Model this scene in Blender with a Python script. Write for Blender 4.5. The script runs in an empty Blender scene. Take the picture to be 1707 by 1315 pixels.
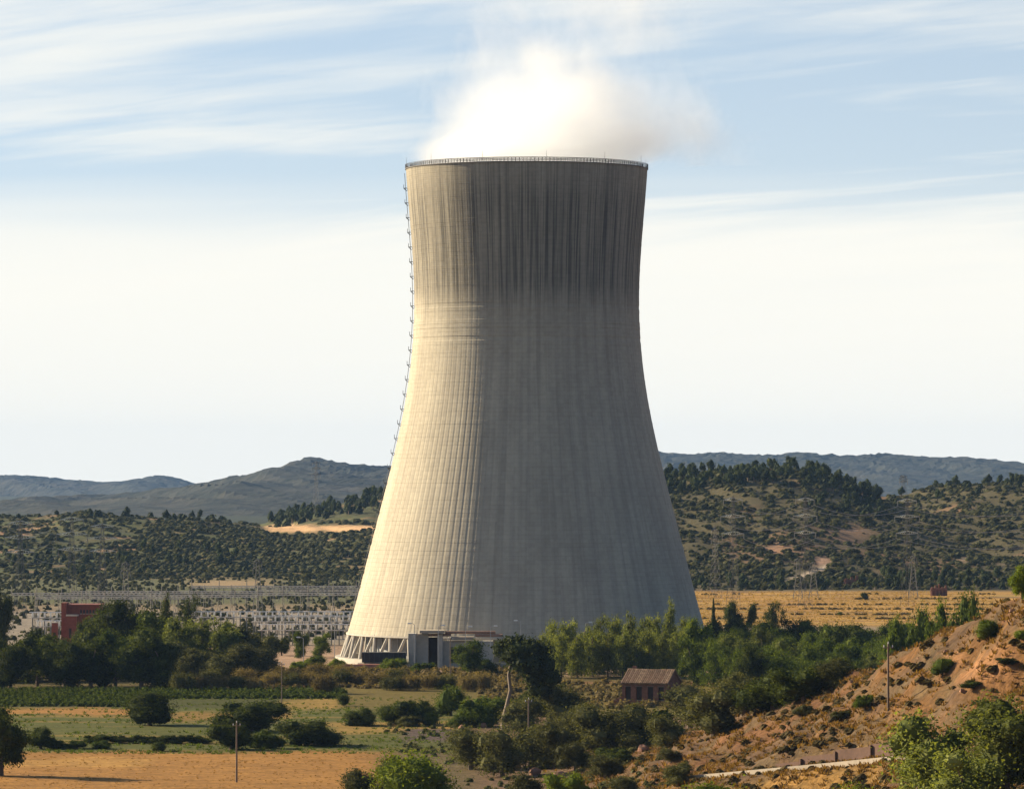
import bpy, math, random
import numpy as np

S = bpy.context.scene
COL = S.collection
R = math.radians

# ------------------------------------------------------------------ camera, sky, sun, exposure
F = 7895.0            # focal length in pixels of the 1707 px wide photograph
CAM_Z = 57.0
HOR = 800.0           # image row of the eye level
cam_d = bpy.data.cameras.new("camera")
cam = bpy.data.objects.new("camera", cam_d)
COL.objects.link(cam)
cam.location = (0, 0, CAM_Z)
cam.rotation_euler = (math.pi / 2 + math.atan((HOR - 657.5) / F), 0, 0)
cam_d.sensor_width = 36.0
cam_d.lens = 36.0 * F / 1707.0
cam_d.clip_start = 1.0
cam_d.clip_end = 40000.0
S.camera = cam

SUN_EL, SUN_BACK = R(23), R(25)
SUN_DIR = np.array([-math.cos(SUN_BACK) * math.cos(SUN_EL), math.sin(SUN_BACK) * math.cos(SUN_EL), math.sin(SUN_EL)])

W = bpy.data.worlds.new("World")
S.world = W
W.use_nodes = True


class N:
    """small node-tree helper"""
    def __init__(s, tree):
        s.t = tree
        s.t.nodes.clear()

    def n(s, kind, ins=None, **props):
        d = s.t.nodes.new(kind)
        for k, v in props.items():
            setattr(d, k, v)
        for k, v in (ins or {}).items():
            s.put(d.inputs[k], v)
        return d

    def put(s, sock, v):
        if isinstance(v, bpy.types.NodeSocket):
            s.t.links.new(v, sock)
        elif isinstance(v, bpy.types.Node):
            s.t.links.new(v.outputs[0], sock)
        else:
            if hasattr(sock, "default_value"):
                try:
                    sock.default_value = v
                except Exception:
                    sock.default_value = tuple(v) + (1.0,)

    def m(s, op, a, b=0.0, c=0.0):
        d = s.n('ShaderNodeMath', operation=op)
        s.put(d.inputs[0], a)
        s.put(d.inputs[1], b)
        s.put(d.inputs[2], c)
        return d.outputs[0]

    def vm(s, op, a, b=(0, 0, 0)):
        d = s.n('ShaderNodeVectorMath', operation=op)
        s.put(d.inputs[0], a)
        if op == 'SCALE':
            s.put(d.inputs['Scale'], b)
        else:
            s.put(d.inputs[1], b)
        return d.outputs[1] if op in ('LENGTH', 'DOT_PRODUCT', 'DISTANCE') else d.outputs[0]

    def mix(s, f, a, b, mode='MIX'):
        d = s.n('ShaderNodeMix', data_type='RGBA', blend_type=mode)
        s.put(d.inputs[0], f)
        s.put(d.inputs[6], a if not isinstance(a, tuple) else tuple(a[:3]) + (1,))
        s.put(d.inputs[7], b if not isinstance(b, tuple) else tuple(b[:3]) + (1,))
        return d.outputs[2]

    def noise(s, vec, scale, detail=4, rough=0.5, dist=0.0, lac=2.0):
        d = s.n('ShaderNodeTexNoise', {'Scale': scale, 'Detail': detail, 'Roughness': rough,
                                       'Distortion': dist, 'Lacunarity': lac})
        s.put(d.inputs['Vector'], vec)
        return d.outputs[0]

    def ramp(s, v, lo, hi, a=0.0, b=1.0, smooth=True):
        d = s.n('ShaderNodeMapRange', {'From Min': lo, 'From Max': hi, 'To Min': a, 'To Max': b})
        d.interpolation_type = 'SMOOTHSTEP' if smooth else 'LINEAR'
        s.put(d.inputs['Value'], v)
        return d.outputs[0]


wn = N(W.node_tree)
sky = wn.n('ShaderNodeTexSky', sky_type='NISHITA')
sky.sun_disc = False
sky.sun_elevation = SUN_EL
sky.sun_rotation = math.atan2(SUN_DIR[0], SUN_DIR[1])
sky.altitude = 100
sky.air_density = 1.0
sky.dust_density = 0.6
sky.ozone_density = 2.0
tc = wn.n('ShaderNodeTexCoord')
sep = wn.n('ShaderNodeSeparateXYZ')
wn.put(sep.inputs[0], tc.outputs['Generated'])
zz = wn.m('MAXIMUM', sep.outputs[2], 0.0)
zp = wn.m('ADD', zz, 0.06)
px = wn.m('DIVIDE', sep.outputs[0], zp)
py = wn.m('DIVIDE', sep.outputs[1], zp)
pv = wn.n('ShaderNodeCombineXYZ', {0: px, 1: py, 2: 15.3})
# thin cirrus sheet seen at a slant: its opacity grows towards the horizon
# the sky colour is read a little above the line of sight: the air near the horizon is clear and blue
sdir = wn.vm('NORMALIZE', wn.vm('ADD', tc.outputs['Generated'], (0.0, 0.0, 0.075)))
wn.put(sky.inputs['Vector'], sdir)
rotn = wn.n('ShaderNodeVectorRotate', {'Vector': pv.outputs[0], 'Angle': 0.75}, rotation_type='Z_AXIS')
n1 = wn.noise(wn.vm('MULTIPLY', pv.outputs[0], (0.6, 0.7, 1.0)), 0.75, 3, 0.5, 0.5)
n2 = wn.noise(wn.vm('MULTIPLY', rotn.outputs[0], (0.55, 1.7, 1.0)), 1.0, 4, 0.52, 0.9)
n3 = wn.noise(wn.vm('MULTIPLY', rotn.outputs[0], (0.6, 1.5, 1.0)), 3.6, 5, 0.6, 0.6)
cl = wn.m('ADD', wn.m('MULTIPLY', n1, 0.5), wn.m('ADD', wn.m('MULTIPLY', n2, 0.38), wn.m('MULTIPLY', n3, 0.12)))
tau = wn.ramp(cl, 0.46, 0.66, 0.0, 0.2)
veil = wn.m('ADD', tau, 0.045)
slant = wn.m('DIVIDE', veil, wn.m('ADD', zz, 0.018))
# milky bank of air low over the horizon, with a wavering top
low = wn.m('ADD', zz, wn.m('MULTIPLY', wn.m('SUBTRACT', n1, 0.5), 0.03))
milk = wn.ramp(low, 0.062, 0.034, 0.0, 3.6)
opac = wn.m('SUBTRACT', 1.0, wn.m('POWER', 2.718, wn.m('MULTIPLY', wn.m('ADD', slant, milk), -1.0)))
# thin cloud scatters sunlight forwards: bright on the sun's side of the sky, dimmer opposite to it
csun = wn.vm('DOT_PRODUCT', wn.vm('NORMALIZE', tc.outputs['Generated']), tuple(SUN_DIR))
phase = wn.ramp(csun, -0.5, 0.24, 0.2, 1.0)
cloudc = wn.vm('SCALE', (8.9, 8.7, 7.95), phase)
skyc = wn.mix(opac, wn.vm('MULTIPLY', sky.outputs[0], (0.83, 1.02, 1.18)), cloudc)
bg = wn.n('ShaderNodeBackground', {'Color': skyc, 'Strength': 0.05})
out = wn.n('ShaderNodeOutputWorld')
wn.put(out.inputs[0], bg)

sun_d = bpy.data.lights.new("sun", 'SUN')
sun = bpy.data.objects.new("sun", sun_d)
COL.objects.link(sun)
sun_d.energy = 5.0
sun_d.angle = R(0.53)
sun_d.color = (1.0, 0.83, 0.58)
sun.location = (-300, 200, 300)
sun.rotation_euler = (R(90) - SUN_EL, 0, math.atan2(SUN_DIR[0], -SUN_DIR[1]))

S.view_settings.view_transform = 'Standard'
S.view_settings.look = 'None'
S.view_settings.gamma = 1.0
S.view_settings.use_curve_mapping = False
S.view_settings.exposure = 1.22
S.render.engine = 'CYCLES'
cy = S.cycles
cy.max_bounces = 16
cy.diffuse_bounces = 3
cy.glossy_bounces = 2
cy.transmission_bounces = 3
cy.transparent_max_bounces = 8
cy.volume_bounces = 14
cy.volume_step_rate = 0.35
cy.volume_max_steps = 256
cy.use_denoising = True

# ------------------------------------------------------------------ helpers
rng = np.random.default_rng(7)
random.seed(7)


def P(u, v, y):
    """point at distance y that the photograph shows at (u, v)"""
    return np.array([(u - 853.5) / F * y, y, CAM_Z + (HOR - v) / F * y])


def UV(x, y, z):
    return 853.5 + F * x / y, HOR - F * (z - CAM_Z) / y


def sstep(a, b, x):
    t = np.clip((x - a) / (b - a), 0, 1)
    return t * t * (3 - 2 * t)


def _hash(ix, iy, seed):
    h = (ix.astype(np.int64) * 374761393 + iy.astype(np.int64) * 668265263 + seed * 1442695041) & 0x7fffffff
    h = ((h ^ (h >> 13)) * 1274126177) & 0x7fffffff
    h = (h ^ (h >> 16)) & 0xffff
    return h / 65535.0


def vnoise(x, y, seed=0):
    x = np.asarray(x, float)
    y = np.asarray(y, float)
    ix, iy = np.floor(x), np.floor(y)
    fx, fy = x - ix, y - iy
    fx, fy = fx * fx * (3 - 2 * fx), fy * fy * (3 - 2 * fy)
    a, b = _hash(ix, iy, seed), _hash(ix + 1, iy, seed)
    c, d = _hash(ix, iy + 1, seed), _hash(ix + 1, iy + 1, seed)
    return (a * (1 - fx) + b * fx) * (1 - fy) + (c * (1 - fx) + d * fx) * fy


def fbm(x, y, seed=0, octv=4):
    s, a, t = 0.0, 0.5, 0.0
    for k in range(octv):
        s = s + a * vnoise(x * 2 ** k, y * 2 ** k, seed + 17 * k)
        t += a
        a *= 0.55
    return s / t


def new_obj(name, mesh, parent=None, loc=None, rot=None, scale=None):
    o = bpy.data.objects.new(name, mesh)
    COL.objects.link(o)
    if parent is not None:
        o.parent = parent
    if loc is not None:
        o.location = loc
    if rot is not None:
        o.rotation_euler = rot
    if scale is not None:
        o.scale = scale
    return o


def tag(o, label=None, cat=None, group=None, kind=None):
    if label:
        o['label'] = label
    if cat:
        o['category'] = cat
    if group:
        o['group'] = group
    if kind:
        o['kind'] = kind
    return o


def thing(name, loc, label, cat, group=None, rz=0.0):
    o = new_obj(name, None, None, loc, (0, 0, rz))
    o.empty_display_size = 1.0
    return tag(o, label, cat, group)


class MB:
    """collects polygons and links them as one mesh"""
    def __init__(s):
        s.v, s.f, s.mi = [], [], []

    def add(s, vs, fs, mi=0):
        b = len(s.v)
        s.v.extend([tuple(map(float, p)) for p in vs])
        s.f.extend([tuple(b + i for i in f) for f in fs])
        s.mi.extend([mi] * len(fs))
        return s

    def box(s, c, d, mi=0, rz=0.0, taper=1.0):
        cx, cy_, cz = c
        hx, hy, hz = d[0] / 2, d[1] / 2, d[2] / 2
        ca, sa = math.cos(rz), math.sin(rz)
        vs = []
        for sz in (-1, 1):
            t = taper if sz > 0 else 1.0
            for sx, sy in ((-1, -1), (1, -1), (1, 1), (-1, 1)):
                x, y = sx * hx * t, sy * hy * t
                vs.append((cx + x * ca - y * sa, cy_ + x * sa + y * ca, cz + sz * hz))
        return s.add(vs, [(0, 3, 2, 1), (4, 5, 6, 7), (0, 1, 5, 4), (1, 2, 6, 5), (2, 3, 7, 6), (3, 0, 4, 7)], mi)

    def tube(s, pts, rad, n=6, mi=0, caps=True):
        pts = [np.array(p, float) for p in pts]
        if not hasattr(rad, '__len__'):
            rad = [rad] * len(pts)
        rings = []
        up0 = None
        for i, p in enumerate(pts):
            d = pts[min(i + 1, len(pts) - 1)] - pts[max(i - 1, 0)]
            d = d / (np.linalg.norm(d) + 1e-9)
            if up0 is None:
                up0 = np.array([0, 0, 1.0]) if abs(d[2]) < 0.8 else np.array([1.0, 0, 0])
            a = np.cross(d, up0)
            a /= np.linalg.norm(a) + 1e-9
            b = np.cross(d, a)
            rings.append([p + rad[i] * (math.cos(2 * math.pi * k / n) * a + math.sin(2 * math.pi * k / n) * b) for k in range(n)])
        vs = [q for r_ in rings for q in r_]
        fs = []
        for i in range(len(pts) - 1):
            for k in range(n):
                k2 = (k + 1) % n
                fs.append((i * n + k, i * n + k2, (i + 1) * n + k2, (i + 1) * n + k))
        if caps:
            fs.append(tuple(range(n)))
            fs.append(tuple((len(pts) - 1) * n + k for k in reversed(range(n))))
        return s.add(vs, fs, mi)

    def mesh(s, name, mats, smooth=False):
        me = bpy.data.meshes.new(name)
        me.from_pydata(s.v, [], s.f)
        for m_ in (mats if isinstance(mats, (list, tuple)) else [mats]):
            me.materials.append(m_)
        me.polygons.foreach_set('material_index', s.mi)
        if smooth:
            me.polygons.foreach_set('use_smooth', [True] * len(s.f))
        me.update()
        return me

    def build(s, name, mats, parent=None, loc=None, rot=None, smooth=False):
        return new_obj(name, s.mesh(name, mats, smooth), parent, loc, rot)


def np_mesh(name, verts, faces, mats, smooth=False, mi=None):
    """fast mesh from numpy arrays; faces all have the same number of corners"""
    me = bpy.data.meshes.new(name)
    nv, nf, k = len(verts), len(faces), faces.shape[1]
    me.vertices.add(nv)
    me.vertices.foreach_set('co', np.asarray(verts, np.float32).ravel())
    me.loops.add(nf * k)
    me.loops.foreach_set('vertex_index', np.asarray(faces, np.int32).ravel())
    me.polygons.add(nf)
    me.polygons.foreach_set('loop_start', np.arange(0, nf * k, k, dtype=np.int32))
    for m_ in (mats if isinstance(mats, (list, tuple)) else [mats]):
        me.materials.append(m_)
    if mi is not None:
        me.polygons.foreach_set('material_index', np.asarray(mi, np.int32))
    me.polygons.foreach_set('use_smooth', np.full(nf, smooth))
    me.update(calc_edges=True)
    return me


def grid_faces(nr, nc):
    i = np.arange((nr - 1) * (nc - 1))
    r_, c_ = i // (nc - 1), i % (nc - 1)
    a = r_ * nc + c_
    return np.stack([a, a + 1, a + nc + 1, a + nc], 1)


# ------------------------------------------------------------------ materials
def mat(name):
    m_ = bpy.data.materials.new(name)
    m_.use_nodes = True
    return m_, N(m_.node_tree)


def finish(g, bsdf, bump=None, bump_strength=0.3, dist=0.1):
    o = g.n('ShaderNodeOutputMaterial')
    if bump is not None:
        b = g.n('ShaderNodeBump', {'Strength': bump_strength, 'Distance': dist, 'Height': bump})
        g.put(bsdf.inputs['Normal'], b)
    g.put(o.inputs[0], bsdf)


def simple(name, col, rough=0.8, var=0.25, scale=1.0, metallic=0.0, bump=0.0):
    m_, g = mat(name)
    t = g.n('ShaderNodeTexCoord')
    nz = g.noise(t.outputs['Object'], scale, 5, 0.6)
    big = g.noise(t.outputs['Object'], scale * 0.13, 3, 0.5)
    f = g.m('ADD', g.m('MULTIPLY', nz, 0.6), g.m('MULTIPLY', big, 0.4))
    k = g.ramp(f, 0.3, 0.7, 1 - var, 1 + var, False)
    c = g.vm('SCALE', tuple(col), k)
    b = g.n('ShaderNodeBsdfPrincipled', {'Base Color': c, 'Roughness': rough, 'Metallic': metallic, 'Specular IOR Level': 0.3})
    finish(g, b, nz if bump else None, bump, 0.05)
    return m_


def leaf_mat(name, dark, mid, light, transl=0.3):
    """leaf colour differs from leaf to leaf and from plant to plant"""
    m_, g = mat(name)
    geo = g.n('ShaderNodeNewGeometry')
    oi = g.n('ShaderNodeObjectInfo')
    t = g.n('ShaderNodeTexCoord')
    r_ = geo.outputs['Random Per Island']
    clump = g.noise(geo.outputs['Position'], 0.45, 3, 0.6)
    f = g.m('ADD', g.m('MULTIPLY', r_, 0.6), g.m('MULTIPLY', g.ramp(clump, 0.3, 0.7), 0.4))
    c1 = g.mix(g.ramp(f, 0.0, 0.55), dark, mid)
    c2 = g.mix(g.ramp(f, 0.55, 1.0), c1, light)
    k = g.ramp(oi.outputs['Random'], 0, 1, 0.72, 1.25, False)
    c3 = g.vm('SCALE', c2, k)
    d = g.n('ShaderNodeBsdfPrincipled', {'Base Color': c3, 'Roughness': 0.7, 'Specular IOR Level': 0.06})
    tr = g.n('ShaderNodeBsdfTranslucent', {'Color': g.vm('MULTIPLY', c3, (1.15, 1.1, 0.5))})
    mx = g.n('ShaderNodeMixShader', {0: transl, 1: d, 2: tr})
    o = g.n('ShaderNodeOutputMaterial')
    g.put(o.inputs[0], mx)
    return m_


M = {}
M['leaf_dark'] = leaf_mat('dark_leaves', (0.018, 0.026, 0.005), (0.042, 0.056, 0.009), (0.095, 0.112, 0.016), 0.4)
M['leaf_green'] = leaf_mat('green_leaves', (0.028, 0.046, 0.007), (0.068, 0.096, 0.013), (0.14, 0.17, 0.022), 0.42)
M['leaf_bright'] = leaf_mat('bright_leaves', (0.05, 0.08, 0.008), (0.125, 0.165, 0.014), (0.24, 0.27, 0.025), 0.45)
M['leaf_olive'] = leaf_mat('olive_leaves', (0.034, 0.038, 0.014), (0.078, 0.08, 0.027), (0.155, 0.15, 0.056), 0.38)
M['leaf_poplar'] = leaf_mat('poplar_leaves', (0.05, 0.066, 0.016), (0.105, 0.124, 0.03), (0.19, 0.2, 0.05), 0.42)
M['leaf_pine'] = leaf_mat('pine_needles', (0.022, 0.032, 0.012), (0.045, 0.06, 0.02), (0.085, 0.1, 0.03), 0.34)
M['leaf_dry'] = leaf_mat('dry_reeds', (0.08, 0.062, 0.026), (0.16, 0.122, 0.052), (0.27, 0.205, 0.09), 0.42)
M['leaf_hill'] = leaf_mat('hill_scrub_leaves', (0.042, 0.046, 0.019), (0.08, 0.082, 0.034), (0.14, 0.13, 0.056), 0.42)
M['leaf_heath'] = leaf_mat('heath_scrub', (0.045, 0.038, 0.013), (0.1, 0.076, 0.026), (0.18, 0.13, 0.045), 0.42)
M['leaf_light'] = leaf_mat('pale_leaves', (0.062, 0.08, 0.02), (0.14, 0.162, 0.04), (0.26, 0.275, 0.08), 0.48)
M['grass_stubble'] = leaf_mat('stubble_blades', (0.2, 0.105, 0.03), (0.29, 0.155, 0.045), (0.4, 0.23, 0.075), 0.5)
M['grass_gold'] = leaf_mat('golden_grass_blades', (0.26, 0.16, 0.05), (0.42, 0.27, 0.085), (0.55, 0.38, 0.14), 0.45)
M['grass_dry'] = leaf_mat('dry_grass_blades', (0.11, 0.06, 0.02), (0.2, 0.115, 0.036), (0.32, 0.2, 0.065), 0.4)
M['bark'] = simple('bark', (0.14, 0.1, 0.07), 0.9, 0.35, 3.0, bump=0.4)
M['bark_pale'] = simple('pale_bark', (0.2, 0.155, 0.115), 0.9, 0.3, 3.0, bump=0.4)
M['conc'] = simple('plain_concrete', (0.42, 0.39, 0.33), 0.85, 0.18, 0.7)
M['conc_dark'] = simple('stained_concrete', (0.16, 0.15, 0.135), 0.9, 0.25, 0.7)
M['steel'] = simple('galvanised_steel', (0.36, 0.36, 0.35), 0.5, 0.15, 2.0, 0.4)
M['steel_dark'] = simple('dark_painted_steel', (0.05, 0.05, 0.052), 0.6, 0.2, 2.0)
M['steel_white'] = simple('white_porcelain', (0.74, 0.72, 0.68), 0.4, 0.1, 2.0)
M['wood'] = simple('weathered_pole_wood', (0.17, 0.125, 0.09), 0.9, 0.3, 4.0)
M['red'] = simple('red_brick_render', (0.19, 0.058, 0.038), 0.9, 0.3, 0.8)
M['stone'] = simple('old_stone_masonry', (0.19, 0.085, 0.055), 0.95, 0.5, 1.6, bump=0.6)
M['tile'] = simple('clay_roof_tiles', (0.33, 0.19, 0.12), 0.9, 0.4, 1.3, bump=0.3)
def tile_mat():
    m_, g = mat('clay_tile_rows')
    geo = g.n('ShaderNodeNewGeometry')
    nz = g.noise(geo.outputs['Position'], 1.6, 4, 0.65)
    c = g.mix(geo.outputs['Random Per Island'], (0.16, 0.095, 0.06), (0.33, 0.23, 0.15))
    c = g.mix(g.ramp(nz, 0.4, 0.65, 0, 0.75), c, (0.09, 0.062, 0.042))
    b = g.n('ShaderNodeBsdfPrincipled', {'Base Color': c, 'Roughness': 0.95, 'Specular IOR Level': 0.1})
    finish(g, b, nz, 0.4, 0.1)
    return m_


M['tile'] = tile_mat()
M['black'] = simple('dark_opening', (0.04, 0.027, 0.021), 0.9, 0.3, 1.0)
M['dark_panel'] = simple('dark_louvre', (0.035, 0.036, 0.036), 0.8, 0.3, 1.5)
M['rock'] = simple('red_rock', (0.28, 0.15, 0.095), 0.95, 0.3, 0.8, bump=0.6)
M['kerb'] = simple('pale_kerb_concrete', (0.33, 0.28, 0.215), 0.85, 0.25, 1.0)
M['asphalt'] = simple('road_asphalt', (0.055, 0.052, 0.05), 0.9, 0.2, 1.0)
M['wallred'] = simple('reddish_retaining_wall', (0.12, 0.07, 0.05), 0.95, 0.3, 1.2, bump=0.5)
M['fill'] = simple('grey_cooling_louvre', (0.3, 0.31, 0.31), 0.8, 0.2, 1.0)
M['lampglass'] = simple('lamp_lens', (0.85, 0.85, 0.83), 0.15, 0.03, 1.0)
M['glass'] = simple('window_pane', (0.03, 0.035, 0.04), 0.1, 0.1, 1.0)

# ------------------------------------------------------------------ terrain
def tps_fit(pts, zs, sx):
    p = np.array(pts, float) * np.array([sx, 1.0]) / 100.0
    n = len(p)
    d = np.linalg.norm(p[:, None] - p[None], axis=2)
    K = np.where(d > 0, d * d * np.log(d + 1e-9), 0) + np.eye(n) * 0.02
    A = np.zeros((n + 3, n + 3))
    A[:n, :n] = K
    A[:n, n] = 1
    A[:n, n + 1:] = p
    A[n, :n] = 1
    A[n + 1:, :n] = p.T
    w = np.linalg.solve(A, np.concatenate([zs, [0, 0, 0]]))
    return p, w, sx


def tps_eval(fit, x, y):
    p, w, sx = fit
    q = np.stack([x * sx, y], -1).reshape(-1, 2) / 100.0
    o = np.empty(len(q))
    for i in range(0, len(q), 20000):
        qq = q[i:i + 20000]
        d2 = ((qq[:, None] - p[None]) ** 2).sum(2)
        U = 0.5 * d2 * np.log(d2 + 1e-12)
        o[i:i + 20000] = U @ w[:len(p)] + w[len(p)] + qq @ w[len(p) + 1:]
    return o.reshape(np.shape(x))


near_c = [  # (u, v, distance): crest of the near hillside, then its face
    (1060, 1240, 960), (1150, 1220, 920), (1230, 1195, 880), (1340, 1152, 840), (1450, 1110, 800), (1550, 1062, 760),
    (1640, 1012, 730), (1707, 985, 705), (1850, 945, 690), (2100, 900, 670),
    (1480, 1195, 702), (1250, 1288, 707), (1160, 1296, 720), (1500, 1262, 678), (1500, 1315, 610), (1200, 1330, 710),
    (1050, 1315, 800), (900, 1320, 850), (1060, 1270, 890), (1707, 1200, 620), (1707, 1100, 660), (1707, 1320, 540),
    (1600, 1100, 710), (1350, 1215, 770), (1900, 1150, 600)]
npts, nz_ = [], []
for u, v, y in near_c:
    p = P(u, v, y)
    npts.append((p[0], p[1]))
    nz_.append(p[2])
for u, v, y in near_c[:10]:       # behind the crest the ground falls away
    p = P(u, v, y)
    npts.append((p[0], p[1] + 60))
    nz_.append(p[2] * 0.6)
    npts.append((p[0], p[1] + 190))
    nz_.append(0.0)
for x, y, z in [(0, 0, 54), (60, 0, 56), (-60, 0, 52), (0, 120, 44), (70, 150, 44), (-60, 150, 40), (0, 300, 30), (80, 330, 32),
                (-60, 300, 26), (0, 480, 15), (45, 480, 22), (110, 520, 34), (-60, 480, 11), (0, 650, 5), (-60, 650, 2), (-140, 300, 20),
                (-140, 600, 0), (0, 800, 0.5), (-70, 800, 0), (-140, 900, 0), (-40, 950, 0), (10, 1000, 0), (-60, 1150, 0), (20, 1150, 0),
                (80, 1150, 0), (150, 1150, 0), (-150, 1250, 0), (0, 1300, 0), (150, 1300, 0), (240, 1200, 5)]:
    npts.append((x, y))
    nz_.append(z)
near_fit = tps_fit(npts, np.array(nz_), 2.0)

far_c = [
    (1090, 812, 2950), (1200, 796, 3000), (1330, 790, 3000), (1380, 802, 2980), (1430, 826, 2950), (1465, 848, 2900), (1500, 845, 3050),
    (1560, 822, 3120), (1640, 814, 3150), (1720, 808, 3150), (1900, 800, 3150),
    (1150, 900, 2690), (1300, 890, 2690), (1450, 905, 2700), (1600, 895, 2750), (1750, 890, 2750), (1900, 880, 2750),
    (-200, 872, 3350), (0, 869, 3350), (180, 864, 3350), (300, 866, 3350), (370, 876, 3340), (450, 888, 3260), (560, 890, 3200), (640, 888, 3200),
    (-100, 922, 2990), (100, 920, 2990), (300, 917, 2990), (500, 925, 2920), (620, 920, 2930),
    (880, 820, 2980), (880, 900, 2760), (760, 880, 3000), (760, 925, 2850)]
fpts, fz = [], []
for u, v, y in far_c:
    p = P(u, v, y)
    fpts.append((p[0], p[1]))
    fz.append(p[2])
for u in (-300, -100, 100, 300, 500, 650):
    p = P(u, 965, 2740)
    fpts.append((p[0], p[1])); fz.append(0.0)
    p = P(u, 965, 2500)
    fpts.append((p[0], p[1])); fz.append(0.0)
for u in (760, 1000, 1150, 1300, 1450, 1600, 1800, 2000):
    p = P(u, 985, 2440)
    fpts.append((p[0], p[1])); fz.append(0.0)
    p = P(u, 985, 2250)
    fpts.append((p[0], p[1])); fz.append(0.0)
for u, v, y in [(455, 886, 3480), (530, 858, 3600), (640, 828, 3700), (720, 812, 3700), (420, 890, 3500)]:
    p = P(u, v, y)
    fpts.append((p[0], p[1])); fz.append(p[2])
for u in (-300, 0, 300):
    p = P(u, 900, 3700)
    fpts.append((p[0], p[1])); fz.append(12.0)
for u in (900, 1100, 1300, 1500, 1700, 1900):
    p = P(u, 900, 3500)
    fpts.append((p[0], p[1])); fz.append(8.0)
far_fit = tps_fit(fpts, np.array(fz), 3.0)


def soft0(z):
    return np.where(z > 1.5, z, np.where(z < -1.5, 0, (z + 1.5) ** 2 / 6.0))


LANE = np.array([P(u, v, y) for u, v, y in ((1080, 1301, 729), (1140, 1297, 722), (1250, 1287, 708), (1380, 1275, 693), (1515, 1261, 677), (1640, 1248, 662))])


def height(x, y):
    x = np.asarray(x, float)
    y = np.asarray(y, float)
    xn = np.clip(x, -150, 230)
    zn = soft0(tps_eval(near_fit, xn, np.clip(y, -60, 1300)))
    zn = zn * (1 - sstep(1080, 1280, y))
    fade = np.exp(-np.maximum(0, np.abs(x - xn) - 200) / 600.0)
    per = 3.4
    zt = zn + (fbm(x / 22, y / 22, 8) - 0.5) * 3.0
    fr = zt / per - np.floor(zt / per)
    step = (np.floor(zt / per) + sstep(0.55, 1.0, fr)) * per
    ter = np.clip((zn - 3) / 4, 0, 1) * sstep(420, 520, y) * (0.5 + 0.4 * sstep(0.4, 0.6, fbm(x / 40, y / 40, 9)))
    zn = zn + (step - zt) * ter
    rough_n = (fbm(x / 14, y / 14, 3) - 0.5) * 3.6 + (fbm(x / 4.2, y / 5.5, 5, 3) - 0.5) * 2.2
    zn = zn * fade + rough_n * np.clip(zn / 8.0, 0, 1)
    # level bench for the lane
    lx = np.clip(x, LANE[0, 0], LANE[-1, 0])
    ly = np.interp(lx, LANE[:, 0], LANE[:, 1])
    lz = np.interp(lx, LANE[:, 0], LANE[:, 2])
    dl = (y - ly) * 0.55
    wl_ = sstep(-8, -2.0, dl) * (1 - sstep(7.5, 15, dl)) * sstep(LANE[0, 0] - 4, LANE[0, 0] + 12, x) * (1 - sstep(LANE[-1, 0], LANE[-1, 0] + 20, x))
    bench = lz - 0.25 + 2.5 * sstep(5.6, 7.2, dl) * sstep(34, 42, x)
    zn = zn * (1 - wl_) + bench * wl_
    xf = np.clip(x, -430, 480)
    zf = soft0(tps_eval(far_fit, xf, np.clip(y, 2200, 3750)))
    zf = zf * sstep(2330, 2520, y) * (1 - sstep(3650, 4300, y))
    rough_f = (0.11 - np.abs(fbm(x / 60 + y / 200, y / 200, 11) - 0.5)) * 30 + (fbm(x / 18, y / 22, 12) - 0.5) * 3.5
    zf = np.maximum(zf + rough_f * np.clip(zf / 25, 0, 1), 0)
    return zn + zf + (fbm(x / 40, y / 40, 21) - 0.5) * 0.5


_hy = np.concatenate([np.arange(420, 1500, 2.0), np.arange(1500, 3900, 6.0)])


def hit(u, v):
    """ground point that the photograph shows at (u, v)"""
    x = (u - 853.5) / F * _hy
    ray = CAM_Z + (HOR - v) / F * _hy
    h = height(x, _hy)
    k = np.nonzero(h >= ray)[0]
    i = int(k[0]) if len(k) else len(_hy) - 1
    return np.array([x[i], _hy[i], h[i]])


def hz(x, y):
    return float(height(np.array([x]), np.array([y]))[0])


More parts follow.
